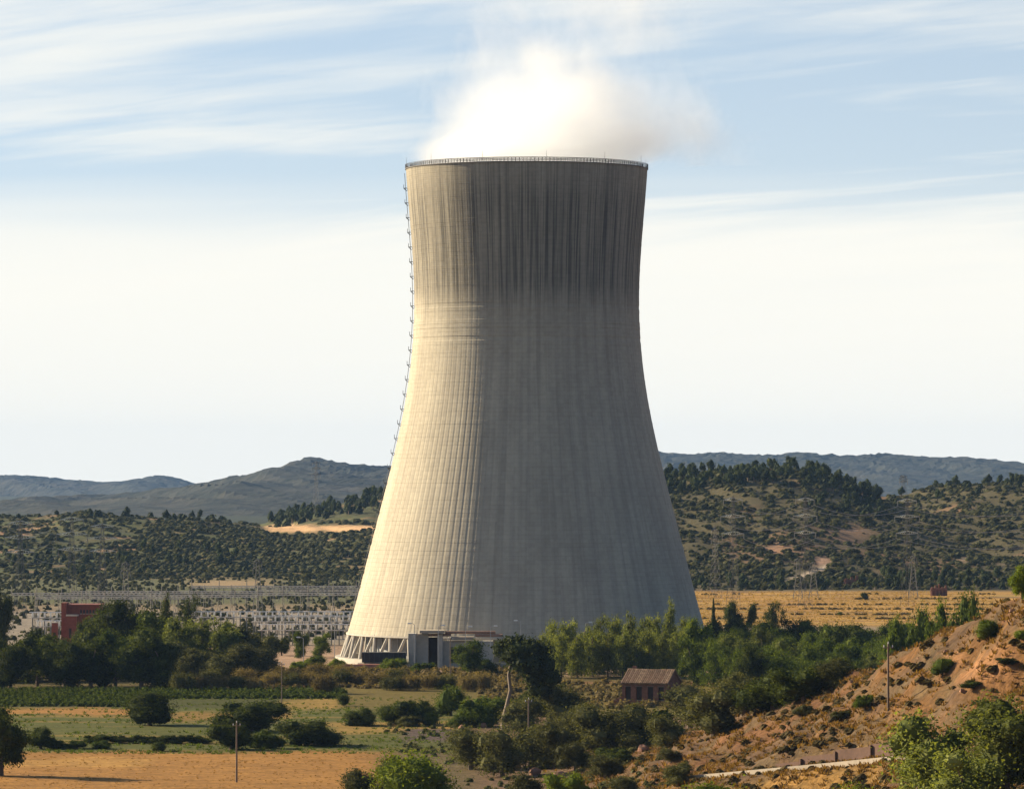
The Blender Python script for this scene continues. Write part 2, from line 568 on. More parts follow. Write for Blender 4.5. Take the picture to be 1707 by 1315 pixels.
def landcover(x, y, z):
    u, v = UV(x, np.maximum(y, 50), z)
    n_a = fbm(x / 30, y / 30, 31)
    n_b = fbm(x / 7, y / 7, 32)
    n_s = fbm(x / 90, y / 9, 33)              # long strips across the fields
    def C(*c):
        return np.array(c)[None, :]
    col = np.ones((len(x), 3)) * C(0.16, 0.12, 0.06)
    def put(mask, c):
        nonlocal col
        m_ = np.clip(mask, 0, 1)[:, None]
        col = col * (1 - m_) + c * m_
    def band(val, lo, hi, s):
        return sstep(lo - s, lo + s, val) * (1 - sstep(hi - s, hi + s, val))
    tan = C(0.28, 0.14, 0.034)
    gold = C(0.38, 0.22, 0.056)
    green = C(0.066, 0.07, 0.014)
    soil = C(0.175, 0.084, 0.036)
    brown = C(0.13, 0.08, 0.045)
    # valley floor before the tower
    flat = (y < 1460).astype(float)
    put(flat, brown * 0.6 + green * 0.4)
    put(flat * band(v, 1110, 1150, 4), green * 0.6 + soil * 0.25)
    put(flat * band(v, 1136, 1150, 3) * sstep(0.42, 0.55, n_s) * (u > 290), soil * 1.15)
    put(flat * band(v, 1149, 1185, 3) * (u < 620), green * 0.8)
    put(flat * band(v, 1140, 1200, 4) * (u > 520), gold * 0.2 + green * 0.65)
    wob = (n_a - 0.5) * 14
    v0 = v
    v = v + np.where(y < 1460, (fbm(x / 16, y / 26, 37) - 0.5) * 12 + (n_b - 0.5) * 6, 0)
    put(flat * band(v, 1180, 1254, 3) * (u < 800), green * 1.15)
    put(flat * band(v, 1180, 1252, 3) * (u < 800) * sstep(0.54, 0.64, n_s) * 0.8, gold * 0.35 + green * 0.7)
    put(flat * band(v + wob * 0.4, 1181, 1190, 3) * (u < 250), tan)
    put(flat * band(v + wob * 0.4, 1186, 1202, 3) * (u > 290) * (u < 480) * 0.7, tan * 0.7 + green * 0.3)
    put(flat * band(v + wob * 0.3, 1166, 1182, 3) * (u > 470) * (u < 570) * 0.8, gold * 0.6 + green * 0.4)
    put(flat * band(v + wob * 0.3, 1204, 1222, 3) * (u > 550) * (u < 790) * 0.8, gold * 0.6 + green * 0.3)
    put(flat * band(v + wob * 0.5, 1252, 1340, 4) * (1 - sstep(600, 680, u)), tan * (0.85 + 0.3 * n_b[:, None]))
    put(flat * band(v + wob * 0.4, 1264, 1275, 3) * (u < 250) * 0.5, gold)
    put(flat * band(v, 1213, 1236, 3) * band(u, 675, 790, 12), C(0.085, 0.06, 0.05))
    put(flat * sstep(760, 830, u) * (v > 1195), brown)
    v = v0
    # near hillside
    hill = np.clip((z - 1.5) / 3, 0, 1) * (y < 1250) * (x > -40)
    n_c = fbm(x / 3.2, y / 4.5, 36)
    put(hill, C(0.19, 0.095, 0.032) * (0.45 + 0.6 * n_b[:, None]))
    put(hill * sstep(0.47, 0.6, n_a), soil * (0.45 + 0.5 * n_b[:, None]))
    put(hill * sstep(0.46, 0.6, fbm(x / 12, y / 16, 35)) * 0.85, brown * 0.75)
    put(hill * sstep(0.5, 0.62, n_c) * 0.75, C(0.1, 0.07, 0.035))
    put(hill * band(v, 1090, 1135, 10) * (u > 1560) * sstep(0.4, 0.55, n_b), C(0.24, 0.12, 0.052))
    put(hill * band(v + u * 0.28, 1655, 1720, 12) * (u < 1480) * 0.5, gold * 0.8)
    put((y < 420).astype(float), tan)
    # around the tower, switchyard
    put(band(y, 1385, 1650, 25), C(0.3, 0.2, 0.13) * (0.7 + 0.5 * n_a[:, None]))
    put(band(y, 1650, 2150, 60), C(0.24, 0.18, 0.11) * (0.6 + 0.6 * n_a[:, None]))
    put(band(y, 1650, 2050, 40) * (x < -20), C(0.24, 0.2, 0.15) * (0.7 + 0.5 * n_b[:, None]))
    # golden field at right behind the trees
    gf = band(y, 1850, 2420, 25) * (x > 40)
    put(gf, gold * (0.62 + 0.7 * n_s[:, None]))
    put(gf * sstep(0.5, 0.62, n_a) * 0.5, tan * 0.9)
    put(gf * band(np.mod(y + (fbm(x / 60, y / 60, 41) - 0.5) * 60, 62), 0, 9, 3), C(0.16, 0.09, 0.04))
    put(gf * sstep(0.6, 0.68, n_s) * 0.7, C(0.2, 0.15, 0.05))
    # tan strip behind the switchyard
    put(band(y, 2180, 2720, 30) * (x <= 40), C(0.1, 0.1, 0.045))
    put(np.exp(-((u - 385) / 75) ** 4 - ((v - 972 - (n_a - .5) * 8) / 6) ** 4) * (y < 2900) * (y > 2100), C(0.27, 0.19, 0.1))
    # hills
    hr = sstep(2420, 2450, y) * (x > 20) * (y < 4300)
    put(hr, C(0.066, 0.056, 0.027) * (0.7 + 0.7 * n_a[:, None]))
    put(hr * sstep(0.6, 0.72, fbm(x / 45, y / 70, 51)) * 0.7, C(0.17, 0.1, 0.055))
    put(hr * band(v, 985, 1000, 4) * 0.5, gold * 0.7)
    put(hr * np.exp(-((u - 1295) / 28) ** 2 - ((v - 915) / 8) ** 2) * 0.9, C(0.28, 0.16, 0.095))
    put(hr * np.exp(-((u - 1425) / 30) ** 2 - ((v - 890) / 16) ** 2) * (0.2 + n_b), C(0.27, 0.155, 0.09))
    put(hr * np.exp(-((u - 1370) / 16) ** 2 - ((v - 935) / 7) ** 2) * 1.2, C(0.36, 0.22, 0.14))
    trk = np.exp(-((v - (968 - (u - 1315) * 0.38)) / 3.5) ** 2) * band(u, 1312, 1385, 6)
    put(hr * trk * 1.1, C(0.45, 0.35, 0.25))
    put(hr * np.exp(-((v - (932 + (u - 1600) * 0.05)) / 3) ** 2) * band(u, 1590, 1690, 8) * 0.8, C(0.4, 0.28, 0.17))
    hl = sstep(2720, 2780, y) * (x <= 20) * (y < 4300)
    put(hl, C(0.066, 0.066, 0.028) * (0.7 + 0.6 * n_a[:, None]))
    put(hl * sstep(0.5, 0.62, fbm(x / 120, y / 22, 55)), C(0.075, 0.085, 0.03))
    put(hl * sstep(0.6, 0.68, fbm(x / 40, y / 25, 56)), C(0.26, 0.16, 0.09))
    tb = np.mod(y + (fbm(x / 90, y / 300, 57) - 0.5) * 70, 34)
    put(hl * band(tb, 0, 6, 2) * sstep(200, 330, u) * (z < 30) * 0.8, C(0.2, 0.135, 0.06))
    put(hl * band(tb, 8, 22, 3) * sstep(200, 330, u) * (z < 30) * 0.6, C(0.075, 0.085, 0.028))
    put(hl * band(v + (n_b - 0.5) * 6, 876, 886, 2) * band(u, 440, 640, 12), C(0.55, 0.34, 0.17))
    put((y > 4300).astype(float), C(0.036, 0.042, 0.022))
    return np.clip(col, 0.01, 0.8)


def axis(parts):
    return np.unique(np.concatenate([np.arange(a, b, s) for a, b, s in parts]))


gx = axis([(-6000, -1200, 400), (-1200, -500, 50), (-500, -170, 9), (-170, -20, 3.2), (-20, 110, 1.8), (110, 180, 3.2), (180, 520, 9), (520, 1200, 50), (1200, 6401, 400)])
gy = axis([(-80, 440, 12), (440, 560, 2.6), (560, 940, 1.8), (940, 1360, 3.4), (1360, 2150, 9), (2150, 3760, 11), (3760, 5000, 60), (5000, 21001, 800)])
GX, GY = np.meshgrid(gx, gy)
GZ = height(GX, GY)
gv = np.stack([GX.ravel(), GY.ravel(), GZ.ravel()], 1)


def ground_mat():
    m_, g = mat('ground_earth_and_grass')
    a = g.n('ShaderNodeAttribute', attribute_name='cover')
    geo = g.n('ShaderNodeNewGeometry')
    p = geo.outputs['Position']
    n_f = g.noise(p, 0.9, 6, 0.65)
    n_m = g.noise(g.vm('MULTIPLY', p, (0.12, 0.35, 0.3)), 1.0, 5, 0.6)
    k = g.m('MULTIPLY', g.ramp(n_f, 0.25, 0.75, 0.55, 1.45, False), g.ramp(n_m, 0.3, 0.7, 0.75, 1.25, False))
    c = g.vm('SCALE', a.outputs['Color'], k)
    b = g.n('ShaderNodeBsdfPrincipled', {'Base Color': c, 'Roughness': 0.95, 'Specular IOR Level': 0.1})
    finish(g, b, n_f, 0.9, 0.5)
    return m_


M['ground'] = ground_mat()
gme = np_mesh('ground', gv, grid_faces(len(gy), len(gx)), M['ground'], True)
att = gme.color_attributes.new('cover', 'FLOAT_COLOR', 'POINT')
lc = landcover(gv[:, 0], gv[:, 1], gv[:, 2])
att.data.foreach_set('color', np.concatenate([lc, np.ones((len(lc), 1))], 1).astype(np.float32).ravel())
ground = tag(new_obj('ground', gme), kind='structure')


# far ridges
def mountain_mat():
    m_, g = mat('wooded_mountain')
    geo = g.n('ShaderNodeNewGeometry')
    p = geo.outputs['Position']
    n_f = g.noise(p, 0.02, 6, 0.7)
    n_b = g.noise(p, 0.0025, 4, 0.6)
    c = g.mix(g.ramp(n_f, 0.35, 0.65), (0.014, 0.018, 0.014), (0.046, 0.046, 0.034))
    c = g.mix(g.ramp(n_b, 0.5, 0.7, 0, 0.45), c, (0.07, 0.06, 0.045))
    b = g.n('ShaderNodeBsdfPrincipled', {'Base Color': c, 'Roughness': 0.95, 'Specular IOR Level': 0.1})
    finish(g, b, n_f, 0.8, 12.0)
    return m_


M['mountain'] = mountain_mat()


def ridge(pts, y0, depth, seed, step, amp):
    us = np.array([p[0] for p in pts], float)
    vs = np.array([p[1] for p in pts], float)
    x_of = (us - 853.5) / F * y0
    xs = np.arange(x_of[0], x_of[-1], step)
    top = CAM_Z + (HOR - np.interp(xs, x_of, vs)) / F * y0
    k = np.ones(3) / 3
    top = np.convolve(np.pad(top, 1, mode='edge'), k, 'valid')
    top = top + (fbm(xs / 220, xs * 0, seed + 9) - 0.5) * amp * 1.6
    ts = np.linspace(-1, 0.7, int(depth * 1.7 / step / 1.6))
    X, T = np.meshgrid(xs, ts)
    wob = (fbm(X / 800, np.zeros_like(X), seed) - 0.5) * 0.5 * depth
    Y = y0 + T * depth + wob * (1 - np.abs(T))
    prof = np.where(T < 0, (1 + T) ** 0.8, 1 - (T / 0.7) ** 2 * 0.7)
    Z = top[None] * prof - 6 * (1 - prof)
    gul = (0.32 - np.abs(fbm(X / 330 + Y / 900, Y / 1500, seed + 3) - 0.5) * 3.2) * amp * 7.5
    Z = Z + gul * (prof * (1 - prof)) * 2.2 + (fbm(X / 60, Y / 90, seed + 5) - 0.5) * amp * 1.2 * prof
    Z = Z + (vnoise(X / (step * 1.1), Y / (step * 1.1), seed + 6) - 0.5) * amp * 0.9 * prof
    me = np_mesh('mountain_ridge', np.stack([X.ravel(), Y.ravel(), Z.ravel()], 1), grid_faces(len(ts), len(xs)), M['mountain'], False)
    return tag(new_obj('mountain_ridge', me), kind='structure')


ridge([(-400, 806), (-100, 798), (0, 795), (60, 796), (110, 801), (180, 804), (235, 800), (250, 794), (262, 791), (275, 794), (290, 800), (310, 806), (340, 810), (420, 816), (800, 822)], 17600, 1440, 101, 17, 14)
ridge([(-100, 905), (60, 880), (180, 852), (230, 838), (330, 817), (400, 803), (470, 786), (495, 779), (512, 771), (525, 764), (533, 767), (545, 771), (565, 774), (580, 778), (610, 777), (655, 779), (720, 775), (800, 790), (1000, 812)], 12000, 4600, 111, 17, 12)
ridge([(-300, 862), (-60, 858), (0, 853), (60, 834), (100, 826), (130, 832), (170, 838), (230, 843), (300, 858), (400, 875)], 9600, 3000, 121, 14, 9)
ridge([(800, 782), (1000, 764), (1100, 756), (1130, 758), (1175, 754), (1250, 759), (1300, 760), (1330, 754), (1380, 760), (1430, 760), (1470, 757), (1640, 765), (1670, 772), (1707, 777), (1850, 792), (2100, 805)], 14400, 1440, 131, 14, 13)

# ------------------------------------------------------------------ cooling tower
TX, TY = (878 - 853.5) * 0.19, 1500.0
prof_v = [283, 300, 350, 400, 450, 500, 540, 600, 650, 700, 750, 800, 850, 900, 950, 1000, 1053]
prof_w = [201.5, 200, 196.5, 192, 189, 187.5, 188.5, 192.5, 199, 208, 219.5, 231.5, 244, 257, 270, 283.5, 298]
zs_p = np.array([CAM_Z + (HOR - v) * 0.19 for v in prof_v])[::-1]
rs_p = np.array([w * 0.19 for w in prof_w])[::-1]
pc = np.polyfit(zs_p - 80, rs_p, 6)
Z_TOP, Z_BOT = float(zs_p[-1]), float(zs_p[0])


def tower_r(z):
    return np.polyval(pc, z - 80)


def concrete_tower_mat():
    m_, g = mat('cooling_tower_concrete')
    t = g.n('ShaderNodeTexCoord')
    s_ = g.n('ShaderNodeSeparateXYZ')
    g.put(s_.inputs[0], t.outputs['Object'])
    ang = g.m('ARCTAN2', s_.outputs[1], s_.outputs[0])
    z = s_.outputs[2]
    def streak(fa, fz, detail, rough, off):
        v = g.n('ShaderNodeCombineXYZ', {0: g.m('MULTIPLY', g.m('COSINE', ang), fa), 1: g.m('MULTIPLY', g.m('SINE', ang), fa), 2: g.m('MULTIPLY_ADD', z, fz, off)})
        return g.noise(v.outputs[0], 1.0, detail, rough)
    s1 = streak(30, 0.012, 5, 0.65, 3.0)      # long vertical runs
    s2 = streak(62, 0.02, 3, 0.6, 9.0)        # narrow ones
    s3 = streak(5, 0.05, 4, 0.55, 5.0)        # broad patches
    base = g.mix(g.ramp(s3, 0.35, 0.65), (0.38, 0.34, 0.26), (0.44, 0.396, 0.302))
    base = g.mix(g.ramp(s1, 0.42, 0.66, 0, 0.5), base, (0.29, 0.26, 0.21))
    s4 = streak(16, 0.008, 4, 0.6, 21.0)      # broad run-off
    base = g.mix(g.ramp(s4, 0.5, 0.7, 0, 0.42), base, (0.25, 0.222, 0.17))
    # weathered crown: dark grey film from the rim down to the throat, streaked and fading out
    edge = g.m('ADD', z, g.m('MULTIPLY', g.m('SUBTRACT', s1, 0.5), 13.0))
    dirty = g.m('MULTIPLY', g.ramp(edge, 106, 120), g.ramp(edge, 154, 143, 0.55, 1.0))
    base = g.mix(g.m('MULTIPLY', dirty, g.ramp(s2, 0.36, 0.58, 0.92, 0.32)), base, (0.082, 0.077, 0.064))
    # pour lines
    ln = g.m('FRACT', g.m('DIVIDE', z, 1.3))
    line = g.m('ADD', g.ramp(ln, 0.0, 0.12, 1, 0), g.ramp(ln, 0.88, 1.0, 0, 1))
    lin_k = g.m('SUBTRACT', 1.0, g.m('MULTIPLY', line, g.ramp(streak(9, 0.6, 3, 0.6, 1.0), 0.3, 0.7, 0.02, 0.17)))
    lift = g.n('ShaderNodeTexWhiteNoise', noise_dimensions='2D')
    pan = g.n('ShaderNodeCombineXYZ', {0: g.m('FLOOR', g.m('DIVIDE', z, 1.3)), 1: g.m('FLOOR', g.m('MULTIPLY', ang, 128 / (2 * math.pi)))})
    g.put(lift.inputs['Vector'], pan.outputs[0])
    pk = g.ramp(lift.outputs[0], 0, 1, 0.955, 1.045, False)
    fine = g.noise(t.outputs['Object'], 0.8, 5, 0.6)
    k = g.m('MULTIPLY', g.m('MULTIPLY', lin_k, pk), g.ramp(fine, 0.3, 0.7, 0.93, 1.07, False))
    c = g.vm('SCALE', base, k)
    b = g.n('ShaderNodeBsdfPrincipled', {'Base Color': c, 'Roughness': 0.9, 'Specular IOR Level': 0.2})
    finish(g, b, fine, 0.25, 0.1)
    return m_


M['tower'] = concrete_tower_mat()
tower = thing('cooling_tower', (TX, TY, 0), 'huge pale concrete hyperbolic cooling tower with steam rising from its top', 'cooling tower')
# shell: pours 1.3 m high with recessed joints, and shallow meridian ribs
NSEG = 128
ang_l, off_l = [], []
for k in range(NSEG):
    for fr, d in ((0.0, -0.035), (0.25, 0.03), (0.75, 0.03)):
        ang_l.append((k + fr) / NSEG * 2 * math.pi)
        off_l.append(d)
zl, zo = [], []
nl = int((Z_TOP - Z_BOT) / 1.3)
hl_ = (Z_TOP - Z_BOT) / nl
for k in range(nl):
    z0 = Z_BOT + k * hl_
    j = (random.random() - 0.5) * (0.16 if 97 < z0 < 112 else 0.05)
    for fr, d in ((0.0, -0.04), (0.1, j), (0.94, j)):
        zl.append(z0 + fr * hl_)
        zo.append(d)
zl.append(Z_TOP)
zo.append(0.0)
A_, Zg = np.meshgrid(np.array(ang_l), np.array(zl))
rib_fade = 0.25 + 0.75 * (1 - sstep(60, 115, Zg))
Rr = tower_r(Zg) + np.array(off_l)[None] * rib_fade + np.array(zo)[:, None]
nr, nc = Rr.shape
ov = np.stack([Rr * np.cos(A_), Rr * np.sin(A_), Zg], 2).reshape(-1, 3)
ii = np.arange(nr - 1)[:, None] * nc
jj = np.arange(nc)[None]
of_ = np.stack([ii + jj, ii + (jj + 1) % nc, ii + nc + (jj + 1) % nc, ii + nc + jj], 2).reshape(-1, 4)
iz = np.linspace(Z_BOT, Z_TOP, 50)
ia = np.linspace(0, 2 * math.pi, 96, endpoint=False)
IA, IZ = np.meshgrid(ia, iz)
IR = tower_r(IZ) - 0.8
iv = np.stack([IR * np.cos(IA), IR * np.sin(IA), IZ], 2).reshape(-1, 3)
i2 = np.arange(49)[:, None] * 96
j2 = np.arange(96)[None]
if_ = np.stack([i2 + j2, i2 + 96 + j2, i2 + 96 + (j2 + 1) % 96, i2 + (j2 + 1) % 96], 2).reshape(-1, 4) + len(ov)
new_obj('shell', np_mesh('shell', np.concatenate([ov, iv]), np.concatenate([of_, if_]), M['tower'], False), tower)


def ring(mb, r0, r1, z0, z1, n=160, mi=0):
    a = np.linspace(0, 2 * math.pi, n, endpoint=False)
    vs = []
    for r_, z_ in ((r0, z0), (r1, z0), (r1, z1), (r0, z1)):
        vs += [(r_ * math.cos(t), r_ * math.sin(t), z_) for t in a]
    fs = []
    for q in range(4):
        q2 = (q + 1) % 4
        for k in range(n):
            k2 = (k + 1) % n
            fs.append((q * n + k, q * n + k2, q2 * n + k2, q2 * n + k))
    mb.add(vs, fs, mi)


rt = float(tower_r(Z_TOP))
mb = MB()
ring(mb, rt - 1.4, rt + 0.3, Z_TOP + 0.003, Z_TOP + 0.3)
mb.build('rim_walkway', M['conc_dark'], tower)
rail = MB()
for rr in (rt + 0.22, rt - 1.3):
    for zc in (0.7, 1.1, 1.5):
        ring(rail, rr - 0.05, rr + 0.05, Z_TOP + zc - 0.05, Z_TOP + zc + 0.05, 128)
    for k in range(200):
        a = k / 200 * 2 * math.pi
        rail.box((rr * math.cos(a), rr * math.sin(a), Z_TOP + 0.92), (0.11, 0.11, 1.25), 0, a)
tag(rail.build('railing', M['steel_dark'], tower), kind='stuff')
for k in range(12):
    a = (k + 0.3) / 12 * 2 * math.pi
    MB().tube([((rt + 0.2) * math.cos(a), (rt + 0.2) * math.sin(a), Z_TOP + 0.4), ((rt + 0.2) * math.cos(a), (rt + 0.2) * math.sin(a), Z_TOP + 3.6)], [0.06, 0.03], 5).build('lightning_rod', M['steel_dark'], tower)

# ladder with rest platforms down the left flank
la = R(184)
lad = MB()
zsl = np.arange(Z_BOT + 1, Z_TOP, 3.0)
for dt in (-0.35, 0.35):
    lad.tube([((tower_r(z) + 0.55) * math.cos(la) - dt * math.sin(la), (tower_r(z) + 0.55) * math.sin(la) + dt * math.cos(la), z) for z in zsl], 0.07, 4)
for z in np.arange(Z_BOT + 1, Z_TOP - 3, 0.9):
    r_ = float(tower_r(z)) + 0.55
    lad.box((r_ * math.cos(la), r_ * math.sin(la), z), (0.06, 0.75, 0.06), 0, la)
lo = lad.build('ladder', M['steel_dark'], tower)
pm = MB()
pm.box((0.55, 0, 0), (1.1, 1.4, 0.14))
for dy in (-0.75, 0.75):
    pm.box((1.05, dy, 0.55), (0.08, 0.08, 1.1))
    pm.tube([(0.05, dy, -0.9), (1.0, dy, -0.08)], 0.06, 4)
pm.box((1.05, 0, 1.1), (0.08, 1.5, 0.08))
pme = pm.mesh('platform', M['steel_dark'])
zz_ = Z_TOP - 6.0
k = 0
while zz_ > 20:
    r_ = float(tower_r(zz_)) + 0.1
    new_obj('platform', pme, tower, (r_ * math.cos(la), r_ * math.sin(la), zz_), (0, 0, la))
    zz_ -= 4.65

# raking columns
R_TOPC, R_BASE = float(tower_r(Z_BOT)) - 0.45, 58.6
NV = 44
for k in range(NV):
    a0 = (k + 0.5) / NV * 2 * math.pi
    for sgn in (-1, 1):
        at_, ab = a0 + sgn * 0.5 / NV * 2 * math.pi * 0.9, a0 + sgn * 0.02
        mb = MB()
        mb.tube([(R_BASE * math.cos(ab), R_BASE * math.sin(ab), 1.4), (R_TOPC * math.cos(at_), R_TOPC * math.sin(at_), Z_BOT + 0.05)], 0.52, 8)
        mb.build('column', M['conc'], tower, smooth=False)
mb = MB()
ring(mb, R_TOPC - 0.9, R_TOPC + 0.95, Z_BOT - 0.5, Z_BOT - 0.003)
mb.build('ring_beam', M['conc'], tower)
mb = MB()
ring(mb, 57.4, 60.6, -0.5, 1.5)
mb.build('basin_wall', M['conc'], tower)
mb = MB()
ring(mb, 50.2, 50.6, 0.2, 9.4, 132)
for k in range(66):
    a = k / 66 * 2 * math.pi
    mb.box((50.75 * math.cos(a), 50.75 * math.sin(a), 4.8), (0.3, 0.5, 9.0), 0, a)
mb.build('air_inlet_screen', M['fill'], tower)
mb = MB()
mb.add([(50 * math.cos(t), 50 * math.sin(t), 9.45) for t in np.linspace(0, 2 * math.pi, 64, endpoint=False)], [tuple(range(64))])
mb.build('cooling_fill', M['conc_dark'], tower)

# pump house in front of the columns
YF = 1434.0
def fx(u, y=YF):
    return (u - 853.5) / F * y
def fz_(v, y=YF):
    return CAM_Z + (HOR - v) / F * y
ph = thing('pump_house', (fx(752), YF, 0), 'grey concrete pump house with dark doorway at the foot of the cooling tower', 'building')
ox = fx(752)
def pbox(name, u0, u1, v0, v1, y0, y1, m_):
    mb = MB()
    x0, x1 = fx(u0) - ox, fx(u1) - ox
    z0, z1 = fz_(v1), fz_(v0)
    mb.box(((x0 + x1) / 2, (y0 + y1) / 2, (z0 + z1) / 2), (x1 - x0, y1 - y0, z1 - z0))
    return mb.build(name, m_, ph)
pbox('end_pier', 681, 694, 1055, 1114, -2.2, 6, M['conc'])
pbox('wall', 694.2, 714, 1056, 1112, 0, 6, M['conc'])
pbox('door', 714.2, 729, 1062, 1114, 2.2, 2.6, M['black'])
pbox('pier', 729.4, 738, 1056, 1112, -1.4, 6, M['conc'])
pbox('canopy', 700, 741, 1050, 1054.6, -3.0, 6.3, M['kerb'])
pbox('wall', 738.2, 822, 1068, 1112, 1.2, 7, M['conc'])
pbox('roof_beam', 752, 790, 1061, 1066.5, -0.4, 6, M['kerb'])
pbox('pier', 786, 791, 1067, 1112, -0.3, 1.1, M['conc'])
pbox('louvre', 750, 774, 1078, 1104, 1.02, 1.19, M['dark_panel'])
pipe = MB()
for v_, u0, u1 in ((1058, 694, 752), (1053.5, 742, 826), (1058.5, 792, 838)):
    pipe.tube([(fx(u0) - ox, 0.8, fz_(v_)), (fx(u1) - ox, 0.8, fz_(v_))], 0.42, 8)
pipe.build('roof_pipe', simple('rusty_pipe', (0.3, 0.17, 0.11), 0.8, 0.35, 2.0), ph)

tank = thing('water_basin', (fx(641), 1428, 0), 'low dark sided box with pale base beneath the raking columns', 'basin')
mb = MB(); mb.box((0, 3, fz_(1094) ), (fx(678) - fx(605), 6, 3.0)); mb.build('side_panel', M['dark_panel'], tank)
for k in range(9):
    mb = MB(); mb.box((fx(609 + k * 8) - fx(641), -0.12, fz_(1094)), (0.22, 0.2, 3.0)); mb.build('rib', M['steel_dark'], tank)
mb = MB(); mb.box((0, 2.5, fz_(1106)), (fx(690) - fx(603), 8, 0.9)); mb.build('base_slab', M['kerb'], tank)
bank = MB()
bank.box((fx(600), 1424, 0.9), (16, 3, 1.6), 0, 0.06, 0.8)
tag(bank.build('earth_bank', simple('red_earth', (0.42, 0.17, 0.11), 0.95, 0.3, 0.8, bump=0.5)), 'low bank of bare red earth below the leftmost columns', 'bank')

# lamp posts round the tower foot
def lamp(u, vtop, y, label, side=1):
    b = P(u, vtop, y)
    gz = hz(b[0], y)
    t = thing('lamp_post', (b[0], y, gz), label, 'lamp post', 'lamp posts round the foot of the tower')
    h = b[2] - gz
    MB().tube([(0, 0, 0), (0, 0, h - 0.3)], [0.14, 0.09], 6).build('pole', M['steel'], t)
    MB().tube([(0, 0, h - 0.35), (0.5 * side, 0, h), (1.2 * side, 0, h + 0.12)], 0.07, 5).build('arm', M['steel'], t)
    mb = MB(); mb.box((1.5 * side, 0, h + 0.12), (1.3, 0.55, 0.28), 0, 0, 0.8)
    hd = mb.build('lamp_head', M['steel_white'], t)
    MB().box((1.5 * side, -0.02, h - 0.06), (1.0, 0.4, 0.08)).build('lens', M['lampglass'], hd)


lamp(691, 1039, 1425, 'slender lamp post beside the left end of the pump house', -1)
lamp(731, 1042, 1427, 'lamp post standing over the pump house doorway')
lamp(776, 1044, 1427, 'lamp post over the pale roof beam of the pump house')
lamp(818, 1043, 1427, 'lamp post at the right end of the pump house', 1)
lamp(868, 1034, 1425, 'taller lamp post before the dark columns right of the pump house', -1)
lamp(976, 1037, 1410, 'lamp post among the poplars before the shaded tower wall')
lamp(506, 1062, 1430, 'lamp post standing alone left of the tower columns', -1)
lamp(452, 1060, 1440, 'lamp post beyond the scrub left of the tower', 1)
lamp(558, 1040, 1470, 'lamp post close to the left edge of the tower', -1)

# ------------------------------------------------------------------ steam
def steam():
    def pos(u, v):
        return ((u - 853.5) * 0.19, 1500.0, CAM_Z + (HOR - v) * 0.19)
    blobs = [  # u, v, half width, half height (photo px), depth m, weight
        (885, 268, 225, 52, 38, 2.2), (890, 215, 175, 100, 34, 1.9), (915, 165, 115, 95, 28, 1.6), (922, 110, 62, 62, 17, 1.1),
        (770, 190, 115, 140, 30, 0.85), (760, 258, 110, 46, 34, 1.6), (1030, 250, 105, 60, 34, 1.5), (1010, 215, 140, 105, 30, 1.4), (1110, 205, 130, 100, 28, 0.9), (1190, 250, 125, 70, 24, 0.8),
        (850, 50, 120, 120, 28, 0.66), (990, 70, 160, 120, 30, 0.68), (1070, 10, 150, 100, 26, 0.6)]
    m_, g = mat('steam')
    geo = g.n('ShaderNodeNewGeometry')
    p = geo.outputs['Position']
    warp = g.n('ShaderNodeTexNoise', {'Scale': 0.045, 'Detail': 3, 'Roughness': 0.6})
    g.put(warp.inputs['Vector'], p)
    p2 = g.vm('ADD', p, g.vm('SCALE', g.vm('SUBTRACT', warp.outputs['Color'], (0.5, 0.5, 0.5)), 22.0))
    tot = None
    for u, v, ru, rv, ry, w in blobs:
        c = pos(u, v)
        q = g.vm('MULTIPLY', g.vm('SUBTRACT', p2, c), (1 / (ru * 0.19), 1 / ry, 1 / (rv * 0.19)))
        f = g.ramp(g.vm('LENGTH', q), 0.1, 1.15, w, 0.0)
        tot = f if tot is None else g.m('ADD', tot, f)
    nz = g.noise(g.vm('MULTIPLY', p, (1, 1, 0.7)), 0.06, 7, 0.66, 0.8)
    nf = g.noise(p, 0.2, 4, 0.6, 0.4)
    nz = g.m('ADD', g.m('MULTIPLY', nz, 0.78), g.m('MULTIPLY', nf, 0.22))
    d = g.m('SUBTRACT', tot, g.ramp(nz, 0.34, 0.66, 0.9, 0.0))
    sz = g.n('ShaderNodeSeparateXYZ'); g.put(sz.inputs[0], p)
    d = g.m('MULTIPLY', g.m('MAXIMUM', d, 0.0), 0.03)
    dx = g.m('SUBTRACT', sz.outputs[0], TX)
    dy = g.m('SUBTRACT', sz.outputs[1], TY)
    v = g.n('ShaderNodeVolumePrincipled', {'Color': (0.985, 0.993, 1.0, 1), 'Density': d, 'Anisotropy': 0.6})
    o = g.n('ShaderNodeOutputMaterial')
    g.put(o.inputs['Volume'], v)
    # domain: rises from the rim and widens
    mb = MB()
    rings = [(154, 36.4, 0), (156.0, 37.2, 0), (157.2, 62, 16), (170, 72, 20), (205, 74, 18), (236, 70, 16)]
    n = 32
    vs, fs = [], []
    for z, r_, sh in rings:
        for k in range(n):
            a = 2 * math.pi * k / n
            vs.append((TX + sh + r_ * math.cos(a), TY + min(r_, 42) * math.sin(a), z))
    for i in range(len(rings) - 1):
        for k in range(n):
            k2 = (k + 1) % n
            fs.append((i * n + k, i * n + k2, (i + 1) * n + k2, (i + 1) * n + k))
    fs.append(tuple(reversed(range(n))))
    fs.append(tuple((len(rings) - 1) * n + k for k in range(n)))
    mb.add(vs, fs)
    o = mb.build('steam_plume', m_)
    tag(o, 'white steam cloud billowing from the top of the cooling tower', 'steam', kind='stuff')


steam()

